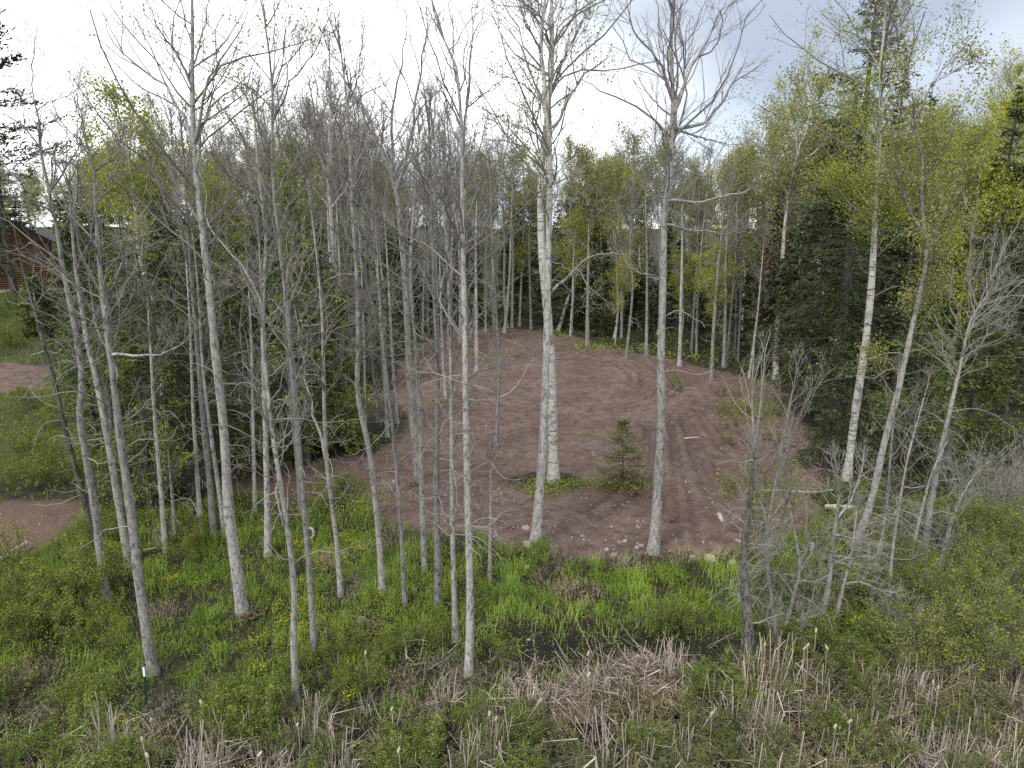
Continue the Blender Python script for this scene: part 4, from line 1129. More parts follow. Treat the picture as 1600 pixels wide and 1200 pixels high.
for _ in range(14): put('green', r.uniform(-40, 160), r.uniform(480, 560), r.uniform(0.6, 1.3), r=r)
for _ in range(14): put('yellow', r.uniform(1120, 1215), r.uniform(585, 700), r.uniform(0.25, 0.5), r=r)
for u, v, q in ((1318, 775, .5), (1335, 780, .5), (1300, 790, .5), (1350, 800, .6), (1330, 830, .6), (1400, 850, .6), (1380, 880, .7), (1430, 830, .7)): put('yellow', u, v, q, r=r)
put('yellow', 1195, 830, 1.55, 0, 'tall budding bush with yellow catkins in front of the right rim of the clearing', r=r)
put('yellow', 1060, 610, 0.7, 1, 'small leafing sapling behind the lone thick tree', r=r)

# ------------------------------------------------------------------ cattails
def blades(mb, base, az, tilt, ln, wid, bend, r, fold=None):
    """flat reed blades, each of three quads; fold = (fraction of length, fold angle)"""
    N = len(base)
    hor = np.stack([np.cos(az), np.sin(az), np.zeros(N)], 1); up = np.array([0, 0, 1.0])
    wv = np.stack([-np.sin(az + r.normal(size=N) * 0.8), np.cos(az + r.normal(size=N) * 0.8), np.zeros(N)], 1) * (wid / 2)[:, None]
    rows = [base]; a = tilt.copy(); p = base.copy()
    fl = fold[0] if fold is not None else np.full(N, 0.5)
    for k, (f0, f1) in enumerate(((0, 0.5), (0.5, 1.0), (1.0, 2.0))):
        seg = ln * np.where(k < 2, fl * 0.5, 1 - fl)
        p = p + (hor * np.sin(a)[:, None] + up * np.cos(a)[:, None]) * seg[:, None]
        rows.append(p)
        a = a + (bend if k == 0 else (fold[1] if fold is not None else bend))
    sc = [1.0, 0.95, 0.8, 0.18]
    v = np.stack([x for q, s in zip(rows, sc) for x in (q - wv * s, q + wv * s)], 1)
    i = np.arange(N)[:, None] * 8
    Q = np.concatenate([i + np.array([[0, 1, 3, 2]]), i + np.array([[2, 3, 5, 4]]), i + np.array([[4, 5, 7, 6]])])
    mb.add(v.reshape(-1, 3), Q)

def cattail_clump(seed, n, H, label, grp):
    r = np.random.default_rng(seed)
    root = thing('cattail_clump', label, 'cattails', (0, 0, -200), grp)
    a = r.uniform(0, 6.28, n); q = 0.28 * np.sqrt(r.uniform(0, 1, n))
    base = np.stack([np.cos(a) * q, np.sin(a) * q, np.full(n, -0.1)], 1)
    b = MB()
    folded = r.uniform(size=n) < 0.72
    fl = np.where(folded, r.uniform(0.25, 0.7, n), 0.5)
    fa = np.where(folded, r.uniform(0.7, 2.0, n), 0.08)
    blades(b, base, a + r.normal(size=n) * 0.8, np.abs(r.normal(size=n)) * 0.30, H * r.uniform(0.45, 1.1, n), r.uniform(0.014, 0.032, n), r.normal(size=n) * 0.08, r, (fl, fa))
    link('blades', b.mesh('blades', M['reed']), root, kind='stuff')
    m = 6
    base = np.stack([r.normal(size=m) * 0.15, r.normal(size=m) * 0.15, np.full(m, -0.1)], 1)
    d = np.stack([r.normal(size=m) * 0.10, r.normal(size=m) * 0.10, np.ones(m)], 1)
    p = grow(base, d, H * r.uniform(0.7, 1.2, m), 4, r, 0.03, 0)
    b = MB(); tubes(b, p, np.full((m, 4), 0.007), 5)
    link('stalks', b.mesh('stalks', M['reed']), root, kind='stuff')
    return root
CG = 'clumps of dead cattails in the marsh'
CT = [cattail_clump(400 + i, [26, 34, 44, 20][i], [1.15, 1.3, 1.05, 0.9][i], 'clump of dead tan cattail blades standing and snapped over in the marsh', CG) for i in range(4)]
cseen = set()
def put_cat(u, v, sc, r, label=None):
    i = int(r.integers(4)); g = ground_at(u, v)
    if i not in cseen and label is None:
        cseen.add(i); CT[i].location = tuple(g); CT[i].scale = (sc * 1.2,) * 3; return
    copy_thing(CT[i], g, r.uniform(0, 6.28), (sc * 1.35, sc * 1.35, sc * 1.2), label, CG)
for u, v, s in ((175, 1185, .9), (165, 1150, .7), (290, 1190, .6), (320, 1180, .6), (345, 1200, .8), (310, 1215, .9), (485, 1140, .8), (490, 1170, .9), (455, 1170, .7), (420, 1195, .6), (575, 1110, .4), (697, 1105, .6), (690, 1080, .45), (765, 1185, .8),
                (780, 1195, .8), (750, 1200, .7), (830, 1115, .9), (845, 1100, .8), (820, 1130, .8), (860, 1120, .7), (900, 1085, .5), (925, 1090, .7), (960, 1105, .7), (990, 1130, .8), (1040, 1060, .75), (1050, 1075, .8), (1060, 1050, .6), (1020, 1060, .5),
                (1010, 1150, .7), (985, 1180, .9), (935, 1200, .9), (955, 1215, 1.), (1060, 1190, .7), (1075, 1195, .8), (1180, 1080, .9), (1195, 1075, 1.), (1215, 1060, .9), (1170, 1110, .8), (1160, 1060, .6), (1205, 1100, .8), (1280, 1120, .8), (530, 1205, .7), (605, 1190, .6), (790, 1080, .5), (1145, 1150, .8)):
    put_cat(u, v, s, rng)
for _ in range(46):
    u = rng.uniform(1120, 1640); v = rng.uniform(1075, 1260)
    put_cat(u, v, rng.uniform(0.5, 0.95), rng)
for _ in range(14):
    put_cat(rng.uniform(150, 1120), rng.uniform(1170, 1260), rng.uniform(0.4, 0.85), rng)

HEADS = [(236, 1125), (222, 1155), (314, 1097), (571, 1020), (465, 1132), (612, 1108), (623, 1172), (765, 1115), (775, 1122), (919, 1021), (920, 1054), (1112, 1115), (1257, 1013), (1262, 1008), (1292, 1012), (1305, 1135),
         (1328, 1127), (1458, 1066), (1466, 1074), (1195, 1007), (1550, 990), (406, 1178), (1275, 985), (230, 1180)]
def seed_mesh():
    b = MB(); n = 9; t = np.linspace(-1, 1, n)
    p = np.stack([0.012 * np.sin(t * 2), 0 * t, t * 0.06], 1)
    rr = 0.024 * np.sqrt(np.clip(1 - np.abs(t) ** 2.6, 0.0, 1)) * (1 + 0.18 * np.sin(t * 9)) + 0.001
    tubes(b, p[None], rr[None], 8); return b.mesh('seed_head', M['fluff'], smooth=True)
SM = seed_mesh()
for k, (u, v) in enumerate(HEADS):
    hgt = 0.95
    p = at_height(u, v, -0.30); p = at_height(u, v, float(terrain(p[0], p[1])) + hgt)
    z0 = float(terrain(p[0], p[1]))
    r_ = np.random.default_rng(k)
    b = MB(); q = np.array([[r_.normal() * 0.06, r_.normal() * 0.06, -0.1], [0.02, 0.0, (p[2] - z0) * 0.5], [0, 0, p[2] - z0]])
    tubes(b, resample(q, 5)[None], np.full((1, 5), 0.008), 5)
    lab = 'single dead cattail stalk ending in a pale fluffy seed head'
    o = thing('cattail', lab, 'cattail', (p[0], p[1], z0), 'cattail stalks with fluffy heads')
    link('stalk', b.mesh('stalk', M['reed']), o)
    sh = link('seed_head', SM, o, (0, 0, p[2] - z0)); sh.rotation_euler = (r_.normal() * 0.25, r_.normal() * 0.25, 0)

# ------------------------------------------------------------------ grasses, weeds, litter
def scatter(n, x0, x1, y0, y1, r):
    x = r.uniform(x0, x1, n); y = r.uniform(y0, y1, n); return x, y
r = np.random.default_rng(3)
def zones(x, y):
    z = terrain(x, y); u, v, d = project(x, y, z)
    return z, u, v, d
def grass_blades(mb, x, y, z, H, W, r, lean=0.35, az=None):
    N = len(x); az = r.uniform(0, 6.28, N) if az is None else az
    hor = np.stack([np.cos(az), np.sin(az), np.zeros(N)], 1); w = np.stack([-np.sin(az), np.cos(az), np.zeros(N)], 1) * (W / 2)[:, None]
    t0 = np.abs(r.normal(size=N)) * lean * 0.5; t1 = t0 + np.abs(r.normal(size=N)) * lean * 1.6 + 0.1
    b0 = np.stack([x, y, z - 0.03], 1)
    b1 = b0 + (hor * np.sin(t0)[:, None] + np.array([0, 0, 1.0]) * np.cos(t0)[:, None]) * (H * 0.55)[:, None]
    b2 = b1 + (hor * np.sin(t1)[:, None] + np.array([0, 0, 1.0]) * np.cos(t1)[:, None]) * (H * 0.45)[:, None]
    v = np.stack([b0 - w, b0 + w, b1 + w * 0.8, b1 - w * 0.8, b2], 1)
    i = np.arange(N)[:, None] * 5
    mb.add(v.reshape(-1, 3), i + np.array([[0, 1, 2, 3]]), i + np.array([[3, 2, 4]]))

NG = 420000
x, y = scatter(NG, -17, 18, 9.0, 25.5, r)
z, u, v, d = zones(x, y)
ok = in_view(x, y, z, 170) & ~dirt_mask(x, y) & (y < edge_y(x) + 0.7)
tuft = noise2(x, y, 2.6, 12, 2); patch = noise2(x, y, 0.55, 14, 3)
lush = np.clip(0.42 + 1.1 * np.exp(-(((u - 930) / 240) ** 2 + ((v - 915) / 55) ** 2)) + 0.35 * np.exp(-(((u - 280) / 120) ** 2 + ((v - 960) / 90) ** 2)) + 0.5 * np.exp(-(((u - 560) / 60) ** 2 + ((v - 880) / 60) ** 2)), 0, 1)
lush = lush * np.where((v > 1010) & (u > 760), 0.6, 1.0)
mudd = mud_noise(x, y, u, v); mudd = np.maximum(mudd, np.exp(-(((u - 940) / 205) ** 2 + ((v - 1012) / 44) ** 2) ** 2))
keep = ok & (r.uniform(size=NG) < lush * (0.15 + 1.1 * ss(0.36, 0.6, tuft)) * (1 - 0.93 * mudd))
drymask = (patch + 0.25 * tuft + 0.22 * (v > 1030) + 0.12 * (u > 1000) * (v > 1000) - 0.10 * (u < 800) + 0.05 + 0.14 * np.exp(-(((u - 865) / 40) ** 2 + ((v - 920) / 35) ** 2)) + 0.2 * np.exp(-(((u - 290) / 40) ** 2 + ((v - 945) / 25) ** 2)) + 0.2 * np.exp(-(((u - 200) / 30) ** 2 + ((v - 1020) / 25) ** 2))) > 0.80
g = keep & ~drymask
b = MB(); H = 0.42 * r.uniform(0.5, 1.25, g.sum()) * (0.55 + 0.75 * tuft[g]); grass_blades(b, x[g], y[g], z[g], H, r.uniform(0.007, 0.015, g.sum()), r, 0.7, 9.4 * noise2(x[g], y[g], 0.9, 91, 2) + r.normal(size=g.sum()) * 0.9)
link('grass', b.mesh('grass', M['grass']), kind='stuff', label='lush green grass of the meadow in front of the clearing', category='grass')
n_green = int(g.sum())
g = (keep & drymask) | (ok & (r.uniform(size=NG) < 0.03) & (mudd < 0.5)) | (ok & (mudd > 0.3) & (v > 1040) & (r.uniform(size=NG) < 0.10))
b = MB(); H = 0.40 * r.uniform(0.5, 1.3, g.sum()); grass_blades(b, x[g], y[g], z[g], H, r.uniform(0.006, 0.012, g.sum()), r, 1.2, 9.4 * noise2(x[g], y[g], 0.9, 91, 2) + r.normal(size=g.sum()) * 0.7)
link('dry_grass', b.mesh('dry_grass', M['dry']), kind='stuff', label='tufts of dead straw coloured grass lying in the meadow', category='grass')
# sedge hanging into the wet hollow
x, y = scatter(9000, -2, 9, 11, 17, r); z, u, v, d = zones(x, y)
g = (np.exp(-(((u - 930) / 190) ** 2 + ((v - 1000) / 45) ** 2)) > r.uniform(size=len(x)) * 2.2) & (noise2(x, y, 2.2, 44, 2) > 0.5)
b = MB(); grass_blades(b, x[g], y[g], z[g], 0.35 * r.uniform(0.5, 1.3, g.sum()), r.uniform(0.006, 0.012, g.sum()), r, 0.5)
link('sedge', b.mesh('sedge', M['grass']), kind='stuff', label='sparse sedge at the rim of the dark wet hollow', category='grass')

# low broad leaved weeds
NW = 260000
x, y = scatter(NW, -17, 18, 9.0, 25.5, r); z, u, v, d = zones(x, y)
ok = in_view(x, y, z, 170) & ~dirt_mask(x, y) & (y < edge_y(x) + 1.2)
w = 0.20 + 0.85 * ss(380, 450, u) * ss(830, 740, u) * ss(780, 830, v) * ss(1080, 990, v) + 0.5 * ss(230, 150, u) + 0.5 * ss(1150, 1230, u) * ss(1080, 980, v) + 0.6 * ss(330, 250, u) * ss(880, 840, v) * ss(180, 240, u)
w = w * (0.25 + 1.1 * ss(0.38, 0.58, noise2(x, y, 1.3, 19, 3))) * (1 - ss(985, 1060, v) * 0.35)
g = ok & (r.uniform(size=NW) < w)
hh = 0.06 + 0.28 * noise2(x, y, 1.1, 23, 3) * r.uniform(0.3, 1.2, NW)
b = MB(); leaves(b, np.stack([x, y, z + hh], 1)[g], 0.024, r, 0.75, 0.65)
link('undergrowth', b.mesh('undergrowth', M['leaf_green']), kind='stuff', label='low broad leaved weeds carpeting the meadow', category='undergrowth')
# weeds on the mound and rim of the clearing, forest floor greenery
cs = []
for (u0, v0, su, sv, n) in ((850, 765, 24, 9, 900), (905, 760, 28, 5, 700), (975, 762, 22, 5, 420), (960, 748, 20, 5, 200), (925, 682, 10, 4, 90), (1165, 640, 26, 10, 600), (1195, 640, 18, 14, 500), (920, 542, 22, 4, 300), (1000, 545, 50, 6, 500), (1110, 560, 50, 9, 700),
                            (1175, 585, 30, 10, 500), (880, 522, 20, 4, 250), (1250, 780, 30, 20, 600), (520, 770, 30, 12, 900), (560, 790, 20, 10, 500), (590, 700, 30, 10, 260), (690, 630, 16, 5, 160), (735, 560, 40, 8, 220), (655, 755, 14, 4, 120), (610, 780, 25, 6, 160), (1080, 760, 6, 3, 12),
                            (200, 800, 60, 30, 900), (300, 840, 60, 14, 900), (430, 790, 50, 14, 700), (1330, 880, 70, 40, 1800), (1270, 900, 60, 60, 1200)):
    uu = r.normal(size=n) * su + u0; vv = r.normal(size=n) * sv + v0
    for a, c in zip(uu, vv): cs.append((a, c))
cs = np.array(cs)
rd = np.stack([(cs[:, 0] - CX) / F, CP + (CY - cs[:, 1]) / F * SP, -SP + (CY - cs[:, 1]) / F * CP], 1)
tt = CAM_H / -rd[:, 2]
for _ in range(6):
    hz = terrain(rd[:, 0] * tt, rd[:, 1] * tt); tt = (hz - CAM_H) / rd[:, 2]
pw = rd * tt[:, None] + np.array([0, 0, CAM_H])
sz = 0.030 * np.clip(pw[:, 1] / 20, 0.8, 2.2)
b = MB()
for lo, hi in ((0, 20), (20, 30), (30, 45), (45, 80)):
    q = (pw[:, 1] >= lo) & (pw[:, 1] < hi)
    leaves(b, pw[q] + np.stack([r.normal(size=q.sum()) * .05, r.normal(size=q.sum()) * .05, r.uniform(0.02, 0.22, q.sum())], 1), 0.032 * max(0.8, (lo + hi) / 45), r, 0.6, 0.65)
link('undergrowth', b.mesh('undergrowth', M['leaf_green']), kind='stuff', label='green weeds round the rim of the dirt clearing and on its mound', category='undergrowth')
# yard and forest floor further out
NF = 120000
x = r.uniform(-62, 60, NF); y = r.uniform(20.3, 100, NF); z, u, v, d = zones(x, y)
fld = (x / y < -0.54) & (noise2(x, y, 0.25, 72, 3) > 0.36)
forest = (y > 50) | (u > 1220)
g = in_view(x, y, z, 170) & ~dirt_mask(x, y) & ((fld & (y < 80)) | (forest & (noise2(x, y, 0.5, 33, 3) > 0.5)))
b = MB(); grass_blades(b, x[g], y[g], z[g], 0.32 * r.uniform(0.5, 1.4, g.sum()), r.uniform(0.03, 0.07, g.sum()), r, 0.7)
link('grass', b.mesh('grass', M['leaf_green']), kind='stuff', label='rough grass and weeds in the yard and under the far trees', category='grass')
# flattened dead reeds
NR = 9000
x, y = scatter(NR, -14, 15, 9, 16, r); z, u, v, d = zones(x, y)
w = 0.9 * np.exp(-(((u - 950) / 130) ** 2 + ((v - 1070) / 50) ** 2)) + 0.40 * (v > 1060) * (u > 780) + 0.14 * np.exp(-(((u - 930) / 170) ** 2 + ((v - 1020) / 40) ** 2)) + 0.25 * np.exp(-(((u - 680) / 120) ** 2 + ((v - 1060) / 50) ** 2)) + 0.22 * (v > 1110) + 0.5 * (u > 1150) * (v > 1050)
g = in_view(x, y, z, 170) & (r.uniform(size=NR) < w)
N = int(g.sum()); az = r.uniform(0, 6.28, N)
b = MB(); blades(b, np.stack([x, y, z + 0.02], 1)[g], az, r.uniform(0.9, 1.5, N), r.uniform(0.3, 1.0, N), r.uniform(0.008, 0.02, N), r.normal(size=N) * 0.15, r)
link('reed_litter', b.mesh('reed_litter', M['reed']), kind='stuff', label='fallen dead cattail blades matted over the marsh', category='dead reeds')

# heap of dead reeds (a lodge like mound) by the wet hollow
def reed_heap(u, v, rad, hgt, n, seed, label):
    r = np.random.default_rng(seed); c = ground_at(u, v)
    root = thing('reed_heap', label, 'reed heap', c)
    a = r.uniform(0, 6.28, n); q = np.sqrt(r.uniform(0, 1, n))
    x = np.cos(a) * q * rad * 1.3; y = np.sin(a) * q * rad; z = hgt * (1 - q ** 2) + r.uniform(-0.03, 0.05, n)
    core = r.uniform(size=n) < 0.62
    for sel, m, nm in ((core, 'reed_brown', 'rotting_reeds'), (~core, 'reed', 'loose_reeds')):
        k = int(sel.sum()); b = MB()
        blades(b, np.stack([x, y, z], 1)[sel], r.uniform(0, 6.28, k), r.normal(size=k) * 0.22 + 1.45, r.uniform(0.2, 0.6, k), r.uniform(0.010, 0.02, k), r.normal(size=k) * 0.2, r)
        link(nm, b.mesh(nm, M[m]), root, kind='stuff')
    b = MB(); n1, n2 = 12, 5
    vs = [(0, 0, hgt * 0.7)]
    for i in range(1, n2 + 1):
        for j in range(n1):
            f = i / n2; vs.append((math.cos(j * 6.283 / n1) * f * rad * 1.25, math.sin(j * 6.283 / n1) * f * rad * 0.95, hgt * 0.7 * (1 - f * f) - 0.08 * f + r.normal() * 0.02))
    tr = [(0, 1 + j, 1 + (j + 1) % n1) for j in range(n1)]
    qd = [(1 + (i - 1) * n1 + j, 1 + i * n1 + j, 1 + i * n1 + (j + 1) % n1, 1 + (i - 1) * n1 + (j + 1) % n1) for i in range(1, n2) for j in range(n1)]
    b.add(vs, qd, tr); link('mound', b.mesh('mound', M['litter'], smooth=True), root)
reed_heap(1000, 1072, 0.95, 0.40, 1700, 1, 'brown lodge like heap of rotting dead reeds by the wet hollow')
reed_heap(905, 1090, 0.75, 0.20, 420, 2, 'low grey mat of fallen reeds left of the brown heap')
def litter_heap(u, v, rad, n, seed, label):
    r = np.random.default_rng(seed); c = ground_at(u, v); b = MB()
    a = r.uniform(0, 6.28, n); q = np.sqrt(r.uniform(0, 1, n)) * rad
    p = np.stack([np.cos(a) * q, np.sin(a) * q, 0.14 * (1 - (q / rad) ** 2) + r.uniform(0, 0.08, n)], 1)
    leaves(b, p, 0.035, r, 0.5)
    s = np.stack([r.normal(size=24) * rad * 0.4, r.normal(size=24) * rad * 0.4, r.uniform(0.02, 0.15, 24)], 1)
    st = grow(s, r.normal(size=(24, 3)) * np.array([1, 1, 0.2]), r.uniform(0.2, 0.7, 24), 4, r, 0.1, 0)
    tubes(b, st, np.full((24, 4), 0.008), 4)
    thing('litter_heap', label, 'litter heap', c, mesh=b.mesh('litter_heap', M['litter']))
litter_heap(388, 958, 0.42, 800, 1, 'heap of brown leaves and sticks round the stout grey tree foot')
litter_heap(590, 986, 0.26, 420, 2, 'small brown heap of bark and sticks in the middle of the meadow')
litter_heap(1370, 892, 0.55, 500, 3, 'brush heap of pale sticks under the slanting trees at right')

# ------------------------------------------------------------------ marsh marigolds
def marigold(seed):
    r = np.random.default_rng(seed)
    root = thing('marigold_clump', 'clump of yellow marsh marigolds flowering in the meadow grass', 'flowers', (0, 0, -200), 'clumps of yellow marsh marigolds')
    n = 70; a = r.uniform(0, 6.28, n); q = 0.20 * np.sqrt(r.uniform(0, 1, n))
    b = MB(); leaves(b, np.stack([np.cos(a) * q, np.sin(a) * q, r.uniform(0.05, 0.25, n)], 1), 0.034, r, 0.8, 0.8)
    link('leaves', b.mesh('leaves', M['leaf_green']), root, kind='stuff')
    for k in range(11):
        b = MB(); a = r.uniform(0, 6.28); q = 0.19 * math.sqrt(r.uniform()); c = np.array([math.cos(a) * q, math.sin(a) * q, r.uniform(0.26, 0.36)])
        vs = [c]; 
        for j in range(10):
            rr = 0.027 if j % 2 == 0 else 0.014
            vs.append(c + np.array([math.cos(j * 0.628) * rr, math.sin(j * 0.628) * rr, 0.006 if j % 2 == 0 else 0]))
        b.add(np.array(vs), None, [(0, 1 + j, 1 + (j + 1) % 10) for j in range(10)])
        link('flower', b.mesh('flower', M['petal']), root)
    return root
MG = [marigold(1), marigold(2), marigold(3)]
FLW = [(475, 855), (500, 885), (537, 842), (560, 858), (535, 875), (437, 945), (473, 950), (450, 968), (472, 985), (415, 993), (402, 1042), (600, 1062), (547, 1088), (190, 1128), (182, 1120), (203, 1132), (265, 905), (272, 907),
       (600, 930), (1078, 962), (468, 908), (490, 920), (545, 848), (462, 850), (395, 1000), (480, 940), (505, 890), (440, 975), (560, 845), (466, 960), (407, 1048)]
for k, (u, v) in enumerate(FLW):
    g = ground_at(u, v + 8)
    if k < 3: MG[k].location = tuple(g)
    else: copy_thing(MG[k % 3], g, rng.uniform(0, 6.28), rng.uniform(0.6, 1.0))

# ------------------------------------------------------------------ stones, logs, sticks, post
def rock_mesh(name, seed, mat, flat=0.7):
    r = np.random.default_rng(seed); b = MB()
    t = (1 + 5 ** 0.5) / 2
    v = np.array([(-1, t, 0), (1, t, 0), (-1, -t, 0), (1, -t, 0), (0, -1, t), (0, 1, t), (0, -1, -t), (0, 1, -t), (t, 0, -1), (t, 0, 1), (-t, 0, -1), (-t, 0, 1)]) / 1.9
    f = [(0, 11, 5), (0, 5, 1), (0, 1, 7), (0, 7, 10), (0, 10, 11), (1, 5, 9), (5, 11, 4), (11, 10, 2), (10, 7, 6), (7, 1, 8), (3, 9, 4), (3, 4, 2), (3, 2, 6), (3, 6, 8), (3, 8, 9), (4, 9, 5), (2, 4, 11), (6, 2, 10), (8, 6, 7), (9, 8, 1)]
    mid = {}; v = [np.array(q) for q in v]; f2 = []
    def m(i, j):
        k = (min(i, j), max(i, j))
        if k not in mid: mid[k] = len(v); v.append((v[i] + v[j]) / 2 * 1.12)
        return mid[k]
    for a, c, d in f:
        x_, y_, z_ = m(a, c), m(c, d), m(d, a); f2 += [(a, x_, z_), (c, y_, x_), (d, z_, y_), (x_, y_, z_)]
    v = np.array(v); v = v * (1 + r.normal(size=(len(v), 1)) * 0.09) * np.array([1.2, 0.9, flat])
    b.add(v, None, f2); return b.mesh(name, M[mat])
RK = [rock_mesh('rock', 10 + i, ['stone', 'stone', 'stone_pale', 'stone_grey'][i]) for i in range(4)]
def rock(u, v, wpx, i, label, group=None):
    g = ground_at(u, v); d = g[1] * CP + (CAM_H - g[2]) * SP; s = 0.42 * wpx * d / F
    o = thing('rock', label, 'rock', (g[0], g[1], g[2] + s * 0.12), group, RK[i], rng.uniform(0, 6.28)); o.scale = (s, s, s * 0.9)
rock(1110, 874, 26, 2, 'pale flat tan rock at the grass edge right of the lone thick tree')
rock(1145, 880, 16, 2, 'small pale rock right of the flat tan one at the grass edge')
rock(1083, 871, 13, 2, 'small tan stone left of the flat tan rock')
rock(1111, 850, 11, 0, 'round pink stone on the dirt above the flat tan rock')
rock(1153, 846, 12, 2, 'pale round stone near the black trunk at the dirt edge')
rock(960, 868, 15, 0, 'flat pink stone half sunk at the grass edge left of the lone tree')
rock(968, 848, 11, 0, 'left of two pink stones lying together on the dirt')
rock(976, 846, 10, 2, 'right of two pink stones lying together on the dirt')
rock(1002, 853, 11, 0, 'pink stone close left of the lone thick tree foot')
rock(995, 856, 10, 2, 'tan stone next to the pink one left of the lone tree')
rock(910, 838, 11, 0, 'pale pink stone on the bare dirt below the birch')
rock(948, 859, 10, 2, 'tan stone in front of the dirt left of the paired stones')
rock(822, 826, 16, 2, 'tan stone behind the foot of the big grey aspen')
rock(826, 852, 22, 3, 'grey stone at the root of the big grey aspen')
rock(848, 835, 10, 0, 'small pink stone right of the big grey aspen')
rock(992, 752, 9, 2, 'pale stone beside the little young fir')
rock(565, 970, 20, 3, 'white grey rock showing in the green meadow')
rock(543, 760, 12, 3, 'dark and white stone on the dirt left of the kinked tree')
rock(615, 752, 8, 2, 'light stone by the left end of the clearing')
rock(575, 795, 10, 2, 'light stone under the kinked tree at the dirt edge')
rock(1283, 872, 22, 0, 'mauve boulder in the grass left of the lichen spotted alder')
rock(822, 887, 13, 3, 'grey stone in the grass below the big grey aspen')
rock(648, 921, 8, 3, 'little grey stone in the weeds right of the slim dark tree')
rock(85, 464, 10, 3, 'white grey stone on the lawn below the cabin corner')
for k in range(44):
    u = rng.uniform(640, 1240); v = rng.uniform(700, 866)
    g = ground_at(u, v)
    if not dirt_mask(np.array([g[0]]), np.array([g[1]]))[0]: continue
    rock(u, v, rng.uniform(4, 7.5), int(rng.integers(3)), 'small pinkish stone lying loose on the bare dirt', 'small loose stones on the dirt')

n = 20000
x, y = r.uniform(-9, 14, n), 17.4 + 26 * r.uniform(0, 1, n) ** 1.6
cl = dirt_mask(x, y) & (noise2(x, y, 0.8, 51, 3) + 0.12 * (y < 21) > 0.44)
x, y = x[cl], y[cl]
xp = r.uniform(-17, -9, 1500); yp = r.uniform(17, 26, 1500); q = dirt_mask(xp, yp); x = np.concatenate([x, xp[q]]); y = np.concatenate([y, yp[q]])
N = len(x); zz = terrain(x, y) + 0.012
s = (0.008 + 0.040 * r.uniform(size=N) ** 4)
oc = np.array([(1, 0, -0.6), (0, 1, -0.6), (-1, 0, -0.6), (0, -1, -0.6), (0, 0, 0.7)])
ang = r.uniform(0, 6.28, N); ca, sa = np.cos(ang), np.sin(ang)
v_ = oc[None] * s[:, None, None] * r.uniform(0.7, 1.3, (N, 5, 1)); 
v_ = np.stack([v_[:, :, 0] * ca[:, None] - v_[:, :, 1] * sa[:, None], v_[:, :, 0] * sa[:, None] + v_[:, :, 1] * ca[:, None], v_[:, :, 2]], -1) + np.stack([x, y, zz], 1)[:, None]
fc = np.array([(0, 1, 4), (1, 2, 4), (2, 3, 4), (3, 0, 4)])
b = MB(); b.add(v_.reshape(-1, 3), None, (np.arange(N)[:, None, None] * 5 + fc[None]).reshape(-1, 3))
link('gravel', b.mesh('gravel', M['stone_gravel']), kind='stuff', label='scattered gravel on the bare reddish dirt', category='gravel')

n = 2600
x, y = r.uniform(-9, 14, n), 17.4 + 32 * r.uniform(0, 1, n) ** 1.3
q = dirt_mask(x, y) & (noise2(x, y, 0.6, 57, 3) + 0.35 * (r.uniform(size=n) ** 3) > 0.56)
b = MB(); leaves(b, np.stack([x, y, terrain(x, y) + 0.03], 1)[q], 0.030, r, 0.9)
sx = grow(np.stack([x, y, terrain(x, y) + 0.03], 1)[q][::4], r.normal(size=(len(x[q][::4]), 3)) * np.array([1, 1, 0.02]), r.uniform(0.15, 0.7, len(x[q][::4])), 4, r, 0.12, 0)
sx[:, :, 2] = terrain(sx[:, :, 0], sx[:, :, 1]) + 0.02
tubes(b, sx, np.full(sx.shape[:2], 0.007), 3)
link('leaf_litter', b.mesh('leaf_litter', M['litter']), kind='stuff', label='dead leaves and twig bits strewn on the bare dirt', category='litter')

def stick(name, label, cat, pts_px, w, mat, lift=0.03, branches=0):
    P0 = [ground_at(u, v) + np.array([0, 0, lift]) for u, v in P(pts_px)]
    c = P0[0].copy(); d = c[1] * CP + (CAM_H - c[2]) * SP; rr = 0.5 * w * d / F
    b = MB(); p = resample(np.array(P0), 9); r_ = np.random.default_rng(int(c[0] * 100) & 0xFFFF)
    p[:, 2] += r_.normal(size=9) * rr * 0.2
    rad = rr * np.linspace(1, 0.75, 9) * (1 + r_.normal(size=9) * 0.06); tubes(b, p[None], rad[None], 8)
    for end, q in ((0, p[0]), (8, p[8])):                  # sawn or snapped faces
        t_ = norm(p[1] - p[0]) if end == 0 else norm(p[7] - p[8])
        u_ = norm(np.cross(t_, [0, 0, 1.0])); v2 = np.cross(t_, u_)
        ring = [q + rad[end] * 0.98 * (math.cos(k * 0.785) * u_ + math.sin(k * 0.785) * v2) for k in range(8)]
        b.add(np.array([q - t_ * 0.01] + ring), None, [(0, 1 + k, 1 + (k + 1) % 8) for k in range(8)])
    return thing(name, label, cat, c, mesh=b.mesh(name, M[mat], c, False))
stick('birch_log', 'fallen white birch log lying on the ground under the slanting trees', 'log', "1290,798 1312,797 1340,799", 9, 'birch', 0.12)
stick('fallen_log', 'pale fallen log slanting through the bushes at the far left', 'log', "44,860 20,876 -10,893", 7, 'wood_pale', 0.25)
stick('wood_chunk', 'short pale chunk of wood lying on the tracked dirt at right', 'wood', "1123,806 1129,816", 7, 'wood_pale', 0.05)
stick('stick', 'thin pale board lying alone on the dirt beyond the lone thick tree', 'stick', "1069,686 1090,684", 2.5, 'wood_pale', 0.03)
stick('stick', 'brown bent stick on the tracked dirt right of the lone tree', 'stick', "1038,810 1044,819 1060,806", 2.5, 'bark_dark', 0.03)
stick('stick', 'short dark stick on the dirt between bent stick and wood chunk', 'stick', "1062,821 1068,825", 2.5, 'bark_dark', 0.03)
stick('fallen_log', 'long grey fallen trunk across the floor at the right rim of the clearing', 'log', "1188,772 1230,774 1270,776 1300,772", 4, 'bark2', 0.15)
